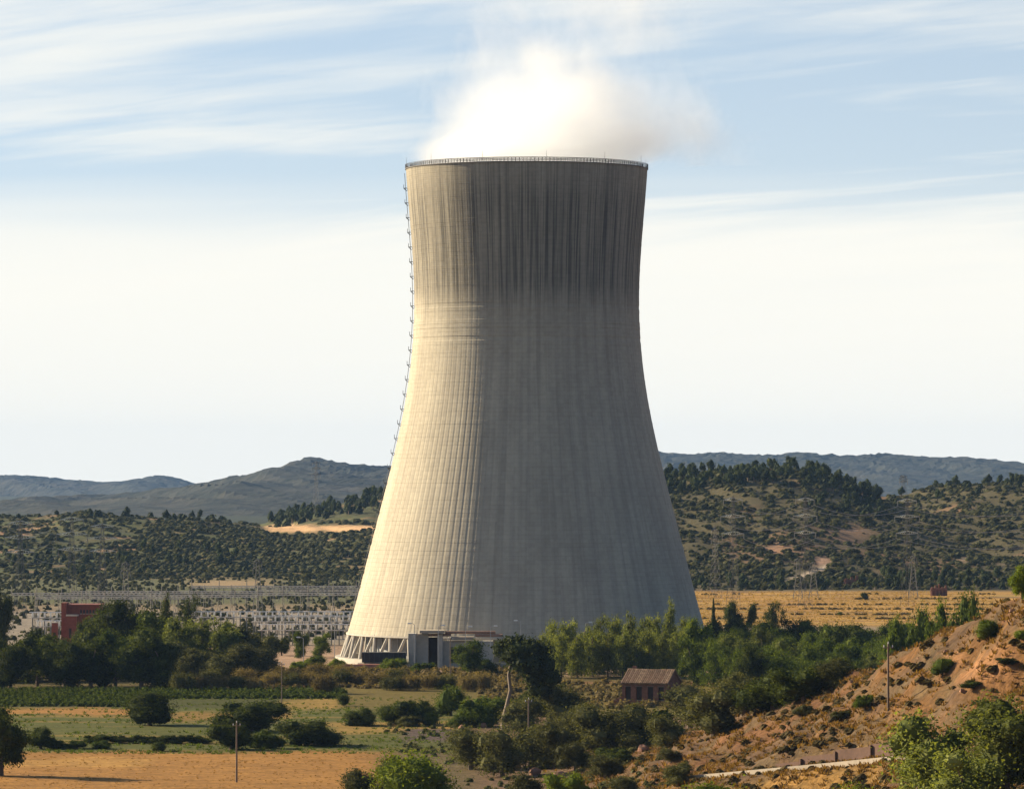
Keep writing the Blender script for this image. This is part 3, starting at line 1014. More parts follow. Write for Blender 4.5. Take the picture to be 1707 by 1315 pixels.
# haze
def haze():
    m_, g = mat('haze')
    v = g.n('ShaderNodeVolumePrincipled', {'Color': (0.34, 0.58, 1.0, 1), 'Density': 1.5e-5, 'Anisotropy': 0.0})
    o = g.n('ShaderNodeOutputMaterial')
    g.put(o.inputs['Volume'], v)
    mb = MB()
    mb.box((200, 10450, 142.5), (12800, 21300, 305))
    o = mb.build('haze', m_)
    tag(o, kind='stuff')
    o.display_type = 'WIRE'


haze()

# ------------------------------------------------------------------ plants
def leaf_arrays(lobes, n_clump, per, leaf, rs, spread=0.16, shell=0.9, up=0.25):
    """leaf rhombs in clumps over the lobes of a crown"""
    lobes = np.array(lobes, float)
    wgt = (lobes[:, 3] * lobes[:, 4] * lobes[:, 5]) ** (2 / 3)
    li = rs.choice(len(lobes), n_clump, p=wgt / wgt.sum())
    d = rs.normal(size=(n_clump, 3))
    d /= np.linalg.norm(d, axis=1)[:, None]
    rad = shell * rs.uniform(0.45, 1.08, n_clump) ** 0.5
    L = lobes[li]
    cc = L[:, :3] + d * L[:, 3:] * rad[:, None]
    sz = L[:, 3:].min(1) * spread * rs.uniform(0.7, 1.7, n_clump)
    n = n_clump * per
    c = np.repeat(cc, per, 0) + rs.normal(size=(n, 3)) * np.repeat(sz, per)[:, None] * 1.0
    nrm = np.repeat(d, per, 0) * 0.7 + rs.normal(size=(n, 3)) * 0.75 + np.array([0, 0, up])
    nrm /= np.linalg.norm(nrm, axis=1)[:, None]
    a = np.cross(nrm, rs.normal(size=(n, 3)))
    a /= np.linalg.norm(a, axis=1)[:, None] + 1e-9
    b = np.cross(nrm, a)
    s1 = leaf * rs.uniform(0.6, 1.3, n)[:, None]
    s2 = s1 * rs.uniform(0.4, 0.7, n)[:, None]
    v = np.stack([c - a * s1, c - b * s2 + nrm * s1 * 0.15, c + a * s1, c + b * s2 + nrm * s1 * 0.15], 1).reshape(-1, 3)
    f = np.arange(n * 4).reshape(-1, 4)
    return v, f


def core_arrays(lobes, k=0.72, rs=rng):
    """rough inner mass so that a crown is not see-through everywhere"""
    V, Fc = [], []
    b = 0
    nu, nv = 9, 6
    for cx, cy_, cz, rx, ry, rz in lobes:
        vs = []
        for i in range(nv + 1):
            th = math.pi * i / nv
            for j in range(nu):
                a = 2 * math.pi * j / nu
                q = k * (1 + rs.uniform(-0.2, 0.2))
                vs.append((cx + rx * q * math.sin(th) * math.cos(a), cy_ + ry * q * math.sin(th) * math.sin(a), cz + rz * q * math.cos(th)))
        for i in range(nv):
            for j in range(nu):
                j2_ = (j + 1) % nu
                Fc.append((b + i * nu + j, b + i * nu + j2_, b + (i + 1) * nu + j2_, b + (i + 1) * nu + j))
        V += vs
        b += len(vs)
    return np.array(V), np.array(Fc)


def crown_mesh(name, lobes, nclump, per, leaf, m_, seed, spread=0.16, core=0.72):
    rs = np.random.default_rng(seed)
    v, f = leaf_arrays(lobes, nclump, per, leaf, rs, spread)
    if core:
        cv, cf = core_arrays(lobes, core, rs)
        f = np.concatenate([f, cf + len(v)])
        v = np.concatenate([v, cv])
    return np_mesh(name, v, f, M[m_])


def rand_lobes(seed, n, zc, zr, xr, r0, r1, flat=1.0):
    rs = np.random.default_rng(seed)
    out_ = []
    for k in range(n):
        a = 2 * math.pi * (k + rs.uniform(-0.3, 0.3)) / n
        d = rs.uniform(0.3, 1.0) * xr
        r_ = rs.uniform(r0, r1)
        out_.append((d * math.cos(a), d * math.sin(a), zc + rs.uniform(-1, 1) * zr, r_, r_, r_ * flat * rs.uniform(0.85, 1.15)))
    return out_


# unit plants: height 1, width about 1, standing at the origin
SHAPES = {}
def shape(kind, lobes, nclump, per, leaf, spread, core, trunk):
    SHAPES.setdefault(kind, []).append((lobes, nclump, per, leaf, spread, core, trunk))


for s_ in range(3):
    shape('round', [(0, 0, .46, .42, .42, .40)] + rand_lobes(20 + s_, 9, .44, .24, .24, .18, .27), 620, 13, .019, .15, .74, (.0, .1, .04))
    shape('spread', [(0, 0, .34, .36, .36, .32)] + rand_lobes(30 + s_, 11, .36, .26, .33, .15, .27), 620, 12, .021, .15, .68, (.0, .12, .04))
    shape('olive', rand_lobes(40 + s_, 10, .5, .34, .33, .16, .27) + [(0, 0, .42, .32, .32, .36)], 640, 12, .02, .18, .62, (.0, .3, .04))
    shape('broad', [(0, 0, .5, .3, .3, .36)] + rand_lobes(50 + s_, 13, .53, .38, .32, .13, .23), 700, 12, .02, .17, .62, (.0, .5, .03))
    shape('poplar', [(0.06 * math.sin(k * 2.1 + s_), 0.06 * math.cos(k * 1.7 + s_), .16 + .095 * k, .30 - .012 * abs(k - 3) - .012 * k, .30 - .012 * abs(k - 3) - .012 * k, .12) for k in range(8)]
          + rand_lobes(60 + s_, 14, .52, .42, .4, .07, .14), 560, 11, .02, .3, .34, (.0, .9, .022))
    shape('pine', [(0, 0, .62, .26, .26, .24)] + rand_lobes(70 + s_, 8, .62, .2, .28, .13, .22, .8), 400, 10, .022, .18, .65, (.0, .6, .03))
shape('cypress', [(0, 0, .12 + .11 * k, .5 - .055 * k, .5 - .055 * k, .12) for k in range(8)], 200, 10, .03, .2, .85, (.0, .3, .06))
for s_ in range(2):
    shape('reed', [(0.3 * math.cos(k * 2.4 + s_), 0.3 * math.sin(k * 2.4 + s_), .35, .24, .24, .38) for k in range(6)], 360, 12, .026, .3, .55, (.0, .2, .02))
_cr = {}


def crown_of(kind, m_, var):
    key = (kind, m_, var)
    if key not in _cr:
        lobes, nclump, per, leaf, spread, core, tr = SHAPES[kind][var]
        me = crown_mesh('crown', lobes, nclump, per, leaf, m_, abs(hash_s(kind)) + var * 7, spread, core)
        tk = ('trunk', kind, var)
        if tk not in _cr:
            z0, z1, r_ = tr
            mb = MB()
            rs = random.Random(var + 3)
            mb.tube([(0, 0, -0.06), (rs.uniform(-.02, .02), rs.uniform(-.02, .02), z1 * .5), (rs.uniform(-.04, .04), rs.uniform(-.04, .04), z1)], [r_ * 1.3, r_, r_ * .6], 7)
            for q in range(4):
                l_ = lobes[(q * 2 + 1) % len(lobes)]
                mb.tube([(0, 0, z1 * .75), (l_[0] * .5, l_[1] * .5, (z1 + l_[2]) / 2), (l_[0], l_[1], l_[2])], [r_ * .6, r_ * .4, r_ * .2], 5)
            _cr[tk] = mb.mesh('trunk', M['bark'])
        _cr[key] = me
    return _cr[key], _cr[('trunk', kind, var)]


def hash_s(s_):
    h = 7
    for ch in s_:
        h = (h * 31 + ord(ch)) % 100003
    return h


NAMES = {'round': 'round_bush', 'spread': 'spreading_bush', 'olive': 'olive_tree', 'broad': 'broadleaf_tree', 'poplar': 'poplar_tree',
         'pine': 'pine_tree', 'cypress': 'cypress_tree', 'reed': 'reed_clump'}
CATS = {'round': 'bush', 'spread': 'bush', 'olive': 'olive tree', 'broad': 'tree', 'poplar': 'poplar', 'pine': 'pine tree', 'cypress': 'cypress', 'reed': 'reeds'}
BUSHY = ('round', 'spread', 'reed')
_vc = [0]


def plant_at(kind, m_, loc, w, h, label, group=None, depth=None, name=None, cat=None):
    _vc[0] += 1
    var = _vc[0] % len(SHAPES[kind])
    c, t = crown_of(kind, m_, var)
    root = thing(name or NAMES[kind], tuple(loc), label, cat or CATS[kind], group, rng.uniform(0, 6.28))
    s_ = (w, depth or w, h)
    new_obj('foliage' if kind in BUSHY else 'crown', c, root, None, None, s_)
    new_obj('stem' if kind in BUSHY else 'trunk', t, root, None, None, s_)
    return root


def plant(kind, m_, u, vt, vb, w, label, y=None, group=None, **kw):
    """a plant that the photograph shows at column u from row vt down to vb"""
    if y is None:
        b = hit(u, vb)
    else:
        x = (u - 853.5) / F * y
        b = np.array([x, y, hz(x, y)])
    s_ = b[1] / F
    top = CAM_Z + (HOR - vt) * s_
    h = top - b[2]
    w = w * {'round': 1.2, 'spread': 1.15, 'broad': 1.1}.get(kind, 1.0)
    return plant_at(kind, m_, (b[0], b[1], b[2]), w * s_, h, label, group, **kw)


ORD = ['leftmost', 'second', 'third', 'fourth', 'fifth', 'sixth', 'seventh', 'eighth', 'ninth', 'tenth', 'eleventh', 'twelfth', 'thirteenth',
       'fourteenth', 'fifteenth', 'sixteenth', 'seventeenth', 'eighteenth', 'nineteenth', 'twentieth', 'twenty-first', 'twenty-second', 'twenty-third',
       'twenty-fourth', 'twenty-fifth', 'twenty-sixth', 'twenty-seventh', 'twenty-eighth']


def nth(vals, v):
    k = sorted(vals).index(v)
    return ORD[k] + (' from the left' if k else '')


# --- fields at left
plant('round', 'leaf_dark', 250, 1143, 1208, 90, 'large round dark bush standing alone in the field')
plant('spread', 'leaf_dark', 416, 1152, 1218, 116, 'largest dark bush in the fields, right of the round one')
plant('spread', 'leaf_dark', 386, 1193, 1248, 72, 'dark low bush just left of the nearer utility pole')
plant('spread', 'leaf_green', 442, 1206, 1246, 62, 'smaller mid green bush between two dark bushes by the pole')
plant('spread', 'leaf_dark', 514, 1188, 1242, 104, 'wide low dark bush at the right end of the field hedge')
plant('round', 'leaf_dark', 573, 1152, 1176, 24, 'tiny round bush standing in the yellow strip')
plant('spread', 'leaf_dark', 602, 1170, 1209, 62, 'low bush leftmost of the row before the reeds')
plant('round', 'leaf_dark', 650, 1168, 1207, 46, 'small dark bush second in the row before the reeds')
plant('spread', 'leaf_dark', 694, 1153, 1207, 74, 'largest dark bush in the row before the reeds')
plant('round', 'leaf_green', 716, 1183, 1209, 32, 'little bush in front of the largest of the row')
plant('round', 'leaf_green', 752, 1133, 1192, 54, 'upright green bush at the right end of the row')
plant('spread', 'leaf_olive', 683, 1186, 1210, 44, 'grey green low bush below the row before the reeds')
plant('spread', 'leaf_green', 770, 1178, 1212, 44, 'green bush left of the leaning pine trunk')
plant('broad', 'leaf_dark', 4, 1178, 1300, 92, 'big black green tree cut by the left edge of the picture', y=905)
plant('spread', 'leaf_dark', 68, 1200, 1247, 56, 'dark bush right of the big tree at the left edge')
plant('round', 'leaf_dark', 265, 1233, 1252, 28, 'small dark bush on the green strip')
for k, u in enumerate((160, 195, 232, 268, 300, 330)):
    plant('spread', 'leaf_dark', u, 1219 + (k % 2) * 2, 1238, 46, ['leftmost', 'second', 'third', 'fourth', 'fifth', 'rightmost'][k] + ' bush of the low dark hedge across the green field', group='bushes of the low field hedge')
for k, u in enumerate((95, 130, 170)):
    plant('spread', 'leaf_green', u, 1228, 1247, 40, ['left', 'middle', 'right'][k] + ' one of three green low bushes in front of the field hedge', group='green bushes below the hedge')

# --- reeds and brown scrub between fields and tower
reeds = [(305, 1108, 1152, 40), (335, 1116, 1150, 36), (365, 1118, 1150, 34), (395, 1116, 1150, 34), (425, 1120, 1150, 36), (455, 1112, 1145, 36), (485, 1112, 1145, 38),
         (512, 1110, 1145, 36), (540, 1108, 1155, 40), (570, 1106, 1142, 40), (600, 1108, 1142, 38), (630, 1112, 1145, 40), (655, 1118, 1150, 40), (685, 1116, 1150, 40),
         (715, 1112, 1148, 36), (745, 1114, 1148, 34), (780, 1116, 1152, 36), (805, 1108, 1150, 34), (350, 1108, 1140, 40), (410, 1104, 1140, 44), (470, 1104, 1138, 44), (660, 1104, 1140, 40), (575, 1098, 1132, 40), (530, 1096, 1132, 44)]
for k, (u, vt, vb, w) in enumerate(reeds):
    plant('reed', 'leaf_dry' if k % 3 else 'leaf_olive', u, vt, vb, w, ('brownish' if k % 3 else 'grey green') + ' reed clump, ' + nth([q[0] for q in reeds], u) + ' in the scrub strip before the tower', group='reed clumps before the tower')
for k, (u, vt, vb, w) in enumerate([(655, 1090, 1118, 44), (525, 1086, 1112, 40), (562, 1090, 1116, 34), (498, 1096, 1120, 34)]):
    plant('spread', 'leaf_bright', u, vt, vb, w, ['yellow green bush below the dark box at the tower foot', 'yellow green bush left of the leftmost tower columns',
          'small yellow green bush touching the foot of the leftmost columns', 'yellow green bush left of the tower beyond the reeds'][k])

# --- the wood at left
wood = [  # u, top, base distance, width, kind, material, label
    (18, 1068, 1300, 74, 'broad', 'leaf_dark', 'dark tree at the left end of the front row of the wood'),
    (62, 1060, 1310, 76, 'broad', 'leaf_dark', 'second dark tree from the left edge along the field'),
    (108, 1072, 1300, 70, 'broad', 'leaf_dark', 'lower dark tree below the red building'),
    (152, 1066, 1305, 74, 'broad', 'leaf_dark', 'dark tree right below the red building with rounded top'),
    (192, 1050, 1310, 78, 'broad', 'leaf_green', 'lighter green tree amid the dark front row of the wood'),
    (236, 1048, 1300, 86, 'broad', 'leaf_dark', 'very dark wide tree above the round field bush'),
    (272, 1062, 1296, 66, 'broad', 'leaf_dark', 'dark tree at the right end of the front row of the wood'),
    (170, 1010, 1420, 84, 'broad', 'leaf_dark', 'dark tree covering the right side of the red building'),
    (216, 1002, 1410, 92, 'broad', 'leaf_dark', 'tallest dark tree of the wood right of the red building'),
    (262, 1022, 1400, 80, 'broad', 'leaf_green', 'mid green tree right of the tallest tree of the wood'),
    (300, 1032, 1380, 76, 'broad', 'leaf_poplar', 'pale green tree beginning the lighter right half of the wood'),
    (340, 1026, 1390, 74, 'poplar', 'leaf_poplar', 'pale feathery tree in the lighter half of the wood'),
    (376, 1040, 1385, 70, 'broad', 'leaf_poplar', 'pale olive tree under the switchyard frames'),
    (412, 1046, 1390, 70, 'broad', 'leaf_olive', 'olive grey tree near the right end of the wood'),
    (442, 1060, 1400, 56, 'broad', 'leaf_olive', 'last low grey tree at the right end of the wood'),
    (276, 986, 1600, 36, 'poplar', 'leaf_dark', 'slim dark tree before the left switchyard frames'),
    (315, 992, 1600, 36, 'poplar', 'leaf_dark', 'slim dark tree under the white equipment row'),
    (2, 982, 1500, 44, 'broad', 'leaf_dark', 'dark tree at the left edge beside the pylon'),
    (58, 1034, 1560, 26, 'spread', 'leaf_dark', 'small dark bush left of the little red kiosk'),
    (140, 1030, 1560, 40, 'broad', 'leaf_dark', 'dark tree before the long wall of the red building'),
    (502, 1052, 1520, 32, 'broad', 'leaf_green', 'small green tree left of the tower beneath the equipment row'),
    (536, 1056, 1530, 38, 'broad', 'leaf_green', 'small green tree nearest the left edge of the tower'),
    (470, 1062, 1540, 34, 'broad', 'leaf_dark', 'small dark tree beyond the right end of the wood'),
]
for u, vt, y, w, kd, m_, lb in wood:
    plant(kd, m_, u, vt, 0, w * (1.2 if w > 50 else 1), lb, y=y, group='trees of the wood at left')
rsw = np.random.default_rng(5)
second = [-60 + k * 19 + rsw.uniform(-8, 8) for k in range(26)]
for u in second:
    y = rsw.uniform(1335, 1380)
    plant('broad', 'leaf_dark' if u < 290 else 'leaf_olive', u, rsw.uniform(1060, 1084) + (12 if u > 300 else 0), 0, rsw.uniform(74, 96),
          ('dark tree, ' if u < 290 else 'grey green tree, ') + nth(second, u) + ' in the second row of the left wood', y=y,
          group='second row of the left wood')

# --- trees before and right of the tower
poplars = [(922, 1036, 1395, 50), (950, 1030, 1400, 50), (975, 1042, 1380, 52), (1000, 1028, 1400, 46), (1026, 1024, 1400, 48), (1050, 1020, 1405, 44), (1072, 1030, 1400, 44),
           (1092, 1022, 1410, 40), (1116, 997, 1400, 42), (1140, 1030, 1405, 40)]
pl_lb = ['poplar at the left end of the row before the tower', 'second poplar from the left before the tower', 'short poplar in front of the tower row', 'slim poplar in the middle of the row before the tower',
         'poplar left of the two matching ones before the tower', 'poplar above the ruined brick house roof left end', 'low poplar behind the brick house roof', 'poplar just left of the tallest one',
         'tallest pointed poplar rising against the right flank of the tower', 'poplar just right of the tallest one']
poplars += [(936, 1050, 1370, 44), (962, 1054, 1365, 44), (988, 1052, 1372, 46), (1013, 1048, 1375, 44), (1038, 1046, 1370, 46), (1061, 1050, 1368, 44), (1083, 1048, 1372, 44), (1104, 1044, 1376, 42), (1128, 1050, 1372, 42)]
pl_lb += ['lower pale tree, ' + nth([q[0] for q in poplars[10:]], q_[0]) + ' in the front row before the tower poplars' for q_ in poplars[10:]]
for (u, vt, y, w), lb in zip(poplars, pl_lb):
    plant('poplar', 'leaf_light', u, vt, 0, w * (1.0 if u == 1116 else 1.2), lb, y=y, group='poplars before the tower')
plant('broad', 'leaf_bright', 1164, 1032, 0, 56, 'bright green tree at the right foot of the tower', y=1390)
plant('broad', 'leaf_green', 784, 1068, 0, 78, 'leafy tree in front of the right half of the pump house', y=1385)
plant('broad', 'leaf_green', 812, 1098, 0, 40, 'low green tree left of the leaning pine crown', y=1380)
plant('spread', 'leaf_bright', 800, 1094, 0, 44, 'yellow green bush at the right end of the pump house', y=1395)
plant('spread', 'leaf_green', 705, 1098, 0, 40, 'green bush below the left end of the pump house', y=1400)
plant('cypress', 'leaf_dark', 1189, 996, 0, 13, 'thin dark cypress right of the tower foot', y=1700)
plant('broad', 'leaf_dark', 1220, 1003, 0, 38, 'round dark tree right of the cypress against the golden field', y=1680)
plant('pine', 'leaf_dark', 1253, 1000, 0, 30, 'narrow dark tree between two rounder ones before the golden field', y=1680)
plant('poplar', 'leaf_dark', 1289, 1004, 0, 42, 'pointed dark tree rightmost before the golden field', y=1660)
plant('round', 'leaf_dark', 1441, 984, 0, 14, 'small round bush alone in the golden field', y=2250)
plant('round', 'leaf_green', 1400, 1018, 0, 10, 'tiny green bush near the front of the golden field', y=2000)
belt = []
for row, (y, t0, t1) in enumerate(((1520, 1030, 1046), (1420, 1042, 1060), (1330, 1056, 1078), (1230, 1078, 1102))):
    for k in range(16):
        u = 1150 + k * 28 + rsw.uniform(-9, 9) + row * 7
        if row == 3 and u < 1230:
            continue
        belt.append((u, rsw.uniform(t0, t1), y + rsw.uniform(-25, 25), rsw.uniform(62, 88), row))
bl = ['back row', 'second row', 'third row', 'front row']
for i, (u, vt, y, w, row) in enumerate(belt):
    m_ = ('leaf_green', 'leaf_green', 'leaf_poplar', 'leaf_dark')[int(rsw.integers(0, 4))] if row else ('leaf_dark', 'leaf_green')[i % 2]
    plant('broad' if i % 3 else 'poplar', m_, u, vt, 0, w, {'leaf_dark': 'dark tree', 'leaf_green': 'mid green tree', 'leaf_poplar': 'pale green tree'}[m_] + ', ' + nth([q[0] for q in belt if q[4] == row], u) + ' in the ' + bl[row] + ' of the right hand wood', y=y, group=bl[row] + ' of the right hand wood')
for u, vt, y, w, lb in [(1600, 998, 1060, 66, 'green leafy tree where the right wood meets the hillside top'), (1560, 1004, 1090, 60, 'green tree left of the hillside top tree'),
                        (1530, 1016, 1120, 60, 'green tree third from the hillside top'), (1630, 996, 1040, 46, 'small green tree peeping over the hillside crest'),
                        (1490, 1030, 1120, 60, 'green tree fourth from the hillside top')]:
    plant('broad', 'leaf_green', u, vt, 0, w, lb, y=y)

# --- leaning stone pine
def stone_pine():
    b = hit(838, 1219)
    s_ = b[1] / F
    t = thing('stone_pine', tuple(b), 'tall leaning pine with pale trunk and dark crown blown to the right', 'pine tree')
    def q(u, v, dy=0.0):
        return ((u - 838) * s_, dy, (1219 - v) * s_)
    MB().tube([q(838, 1224), q(839, 1200), q(845, 1175), q(851, 1150), q(848, 1125), q(853, 1098), q(860, 1085)], [.62, .5, .44, .4, .36, .3, .2], 8).build('trunk', M['bark_pale'], t, smooth=True)
    for e in ((q(885, 1080), q(915, 1120)), (q(868, 1105, 2), q(905, 1128, 1)), (q(850, 1085, -1), q(838, 1082, -1))):
        MB().tube([q(850, 1120 if e[1][2] < 12 else 1105), e[0], e[1]], [.26, .18, .1], 6).build('limb', M['bark_pale'], t, smooth=True)
    lobes = []
    for u, v, ru, rv in ((868, 1086, 44, 22), (838, 1082, 22, 14), (845, 1076, 22, 12), (893, 1088, 30, 22), (880, 1106, 36, 20), (905, 1112, 28, 22), (921, 1130, 18, 14), (895, 1132, 22, 14), (860, 1070, 22, 10), (898, 1150, 24, 14)):
        c = q(u, v, rng.uniform(-2, 2))
        lobes.append((c[0], c[1], c[2], ru * s_, ru * s_ * 0.9, rv * s_))
    me = crown_mesh('crown', lobes, 520, 13, .36, 'leaf_pine', 77, .2, .78)
    new_obj('crown', me, t)


stone_pine()

# --- olive thicket in the middle foreground
olives = [
    (800, 1150, 1208, 66, 'leaf_green', 'green bush left behind the leaning pine'), (905, 1128, 1190, 74, 'leaf_dark', 'dark bush right behind the leaning pine'),
    (872, 1166, 1222, 66, 'leaf_olive', 'olive right of the foot of the leaning pine'), (938, 1142, 1214, 76, 'leaf_olive', 'olive between the pine and the brick house'),
    (962, 1170, 1240, 76, 'leaf_olive', 'grey olive below the left corner of the brick house'), (786, 1216, 1280, 84, 'leaf_olive', 'olive at the lower left of the thicket beside the ploughed patch'),
    (838, 1216, 1292, 72, 'leaf_olive', 'dark olive lowest in the thicket'), (886, 1206, 1280, 84, 'leaf_olive', 'olive in the heart of the thicket'),
    (926, 1206, 1278, 70, 'leaf_olive', 'rounded olive right of the thicket heart'), (1000, 1178, 1258, 90, 'leaf_olive', 'large olive in front of the brick house wall'),
    (1046, 1168, 1246, 88, 'leaf_olive', 'large olive hiding the foot of the brick house'), (1090, 1166, 1236, 84, 'leaf_dark', 'dark olive under the gable of the brick house'),
    (1110, 1196, 1246, 60, 'leaf_olive', 'small olive at the edge of the orange terrace'), (1022, 1240, 1276, 58, 'leaf_dark', 'dark low bush below the large olives'),
    (1150, 1146, 1212, 84, 'leaf_olive', 'olive right of the brick house'), (1190, 1142, 1222, 98, 'leaf_olive', 'wide olive casting its shadow on the orange terrace'),
    (1240, 1118, 1192, 90, 'leaf_olive', 'olive above the shaded terrace'), (1290, 1104, 1180, 90, 'leaf_dark', 'dark tree at the foot of the right wood'),
    (1340, 1100, 1166, 84, 'leaf_dark', 'dark tree where the hillside begins to climb'), (1390, 1096, 1146, 70, 'leaf_olive', 'last olive along the crest of the hillside'),
    (1120, 1252, 1272, 40, 'leaf_olive', 'small grey bush on the orange terrace edge'), (960, 1240, 1282, 60, 'leaf_olive', 'grey bush under the rounded olive'),
    (1130, 1270, 1304, 56, 'leaf_olive', 'grey bush on the rough slope left of the wall'), (1010, 1262, 1296, 60, 'leaf_olive', 'grey bush on the rough slope beside the red rocks'),
]
for u, vt, vb, w, m_, lb in olives:
    plant('olive' if m_ == 'leaf_olive' else 'spread', m_, u, vt - 4, vb + 2, w * 1.28, lb)
for u, vt, y, w, kd, m_, lb in [
    (690, 1238, 820, 138, 'round', 'leaf_bright', 'big bright green bush at the bottom edge below the thicket'), (604, 1274, 830, 92, 'olive', 'leaf_olive', 'grey green bush left of the big bright one'),
    (652, 1262, 822, 70, 'olive', 'leaf_olive', 'grey bush tucked against the big bright one'), (950, 1268, 780, 78, 'spread', 'leaf_bright', 'yellow green bush in the bottom middle'),
    (880, 1280, 790, 80, 'olive', 'leaf_olive', 'grey bush left of the yellow green one at the bottom'), (1180, 1286, 640, 150, 'round', 'leaf_bright', 'vivid green rounded bush at the bottom below the wall'),
    (1425, 1292, 560, 84, 'round', 'leaf_bright', 'smaller vivid green bush at the bottom right of the wall'), (1040, 1288, 770, 70, 'olive', 'leaf_olive', 'grey bush bottom right of the yellow green one'),
    (1556, 1190, 520, 205, 'broad', 'leaf_light', 'pale leafy tree at bottom right in front of the road end'), (1676, 1166, 510, 215, 'broad', 'leaf_light', 'pale leafy tree in the bottom right corner'),
    (1612, 1252, 500, 170, 'broad', 'leaf_light', 'lower pale crown between the two corner trees')]:
    plant(kd, m_, u, vt, 0, w, lb, y=y)
for u, vt, vb, w, kd, m_, lb in [
    (1646, 1026, 1066, 46, 'round', 'leaf_green', 'round dark bush near the hillside crest at right'), (1571, 1089, 1128, 42, 'round', 'leaf_green', 'round bush in the middle of the hillside'),
    (1440, 1150, 1184, 32, 'spread', 'leaf_green', 'small green bush left of the hillside pole'), (1340, 1168, 1196, 36, 'spread', 'leaf_olive', 'grey bush on the slope left of the hillside pole'),
    (1703, 944, 1000, 44, 'broad', 'leaf_bright', 'yellow green tree at the right edge on the crest'), (1702, 1046, 1074, 28, 'round', 'leaf_bright', 'yellow green bush at the right edge below the crest'),
    (1622, 1128, 1150, 44, 'spread', 'leaf_dark', 'dark flat bush on the hillside below the middle one'), (1680, 1092, 1116, 40, 'spread', 'leaf_dark', 'dark flat bush at the right of the hillside'),
    (1400, 1180, 1200, 34, 'spread', 'leaf_olive', 'low grey scrub on the slope near the wall')]:
    plant(kd, m_, u, vt, vb, w, lb)

# --- hill plants: the larger ones singly, the rest as one mass
def small_mesh(name, lobes, nclump, per, leaf, m_, seed, trunk):
    rs = np.random.default_rng(seed)
    v, f = leaf_arrays(lobes, nclump, per, leaf, rs, .22)
    cv, cf = core_arrays(lobes, .8, rs)
    f = np.concatenate([f, cf + len(v)])
    v = np.concatenate([v, cv])
    mi = np.zeros(len(f), int)
    if trunk:
        k = 0.04
        tv = np.array([(-k, -k, -.05), (k, -k, -.05), (k, k, -.05), (-k, k, -.05), (-k, -k, .5), (k, -k, .5), (k, k, .5), (-k, k, .5)])
        tf = np.array([(0, 1, 5, 4), (1, 2, 6, 5), (2, 3, 7, 6), (3, 0, 4, 7)]) + len(v)
        v = np.concatenate([v, tv]); f = np.concatenate([f, tf]); mi = np.concatenate([mi, np.ones(4, int)])
    return v, f, np_mesh(name, v, f, [M[m_], M['bark']], False, mi)


pine_m = [small_mesh('hill_pine', [(0, 0, .6, .3, .3, .3)] + rand_lobes(200 + k, 5, .6, .24, .24, .16, .24), 50, 9, .05, 'leaf_pine', 300 + k, True) for k in range(3)]
bush_m = [small_mesh('hill_shrub', [(0, 0, .42, .38, .38, .38)] + rand_lobes(210 + k, 4, .42, .2, .26, .2, .28), 36, 8, .065, 'leaf_hill', 310 + k, False) for k in range(3)]
_tiny = []
for k in range(4):
    r4 = np.random.default_rng(400 + k)
    lv_, _ = leaf_arrays([(0, 0, .42, .44, .44, .42)], 7, 5, .12, r4, .22)
    dv, df = [], []
    for i in range(3):
        for j in range(6):
            a_ = 2 * math.pi * (j + .5 * i) / 6
            q_ = (.46, .4, .2)[i] * r4.uniform(.75, 1.15)
            dv.append((q_ * math.cos(a_), q_ * math.sin(a_), (0, .36, .68)[i] * r4.uniform(.85, 1.1)))
    dv = np.array(dv)
    dq = [(i * 6 + j, i * 6 + (j + 1) % 6, (i + 1) * 6 + (j + 1) % 6, (i + 1) * 6 + j) for i in range(2) for j in range(6)] + [(12, 13, 14, 15), (12, 15, 16, 17)]
    _tiny.append(np.concatenate([dv[np.array(dq).ravel()], lv_]))


def scatter(u0, u1, y0, y1, n, dens, seed):
    rs = np.random.default_rng(seed)
    y = rs.uniform(y0, y1, n)
    u = rs.uniform(u0, u1, n)
    x = (u - 853.5) / F * (y0 + y1) / 2 * (0.5 + 0.5 * y / ((y0 + y1) / 2))
    z = height(x, y)
    u, v = UV(x, y, z)
    keep = rs.uniform(0, 1, n) < dens(u, v, x, y, z)
    return x[keep], y[keep], z[keep], rs.uniform(0, 1, keep.sum())


def g2(u, v, cu, cv, su, sv):
    return np.exp(-((u - cu) / su) ** 2 - ((v - cv) / sv) ** 2)


def dens_right(u, v, x, y, z):
    d = 0.33 + 0.9 * sstep(0.4, 0.58, fbm(x / 24, y / 45, 61)) + 0.25 * sstep(.5, .6, fbm(x / 70, y / 120, 63))
    bare = g2(u, v, 1295, 915, 26, 8) + g2(u, v, 1420, 890, 26, 12) + g2(u, v, 1370, 935, 18, 8) + g2(u, v, 1345, 955, 25, 7)
    return np.clip(d * (1 - np.clip(1.6 * bare, 0, 1)) * np.clip((y - 2430) / 40, 0, 1), 0, 1)


def dens_left(u, v, x, y, z):
    d = 0.28 + 0.9 * sstep(0.42, 0.6, fbm(x / 55, y / 14, 62))
    tb = np.mod(y + (fbm(x / 90, y / 300, 57) - 0.5) * 70, 34)
    d = d * np.where(tb < 9, 0.12, 1.0)
    d = d * (1 - 0.35 * sstep(250, 350, u) * (z < 28))
    d = d * (1 - ((u > 440) & (u < 640) & (v > 874) & (v < 888)))
    return np.clip(d, 0, 1)


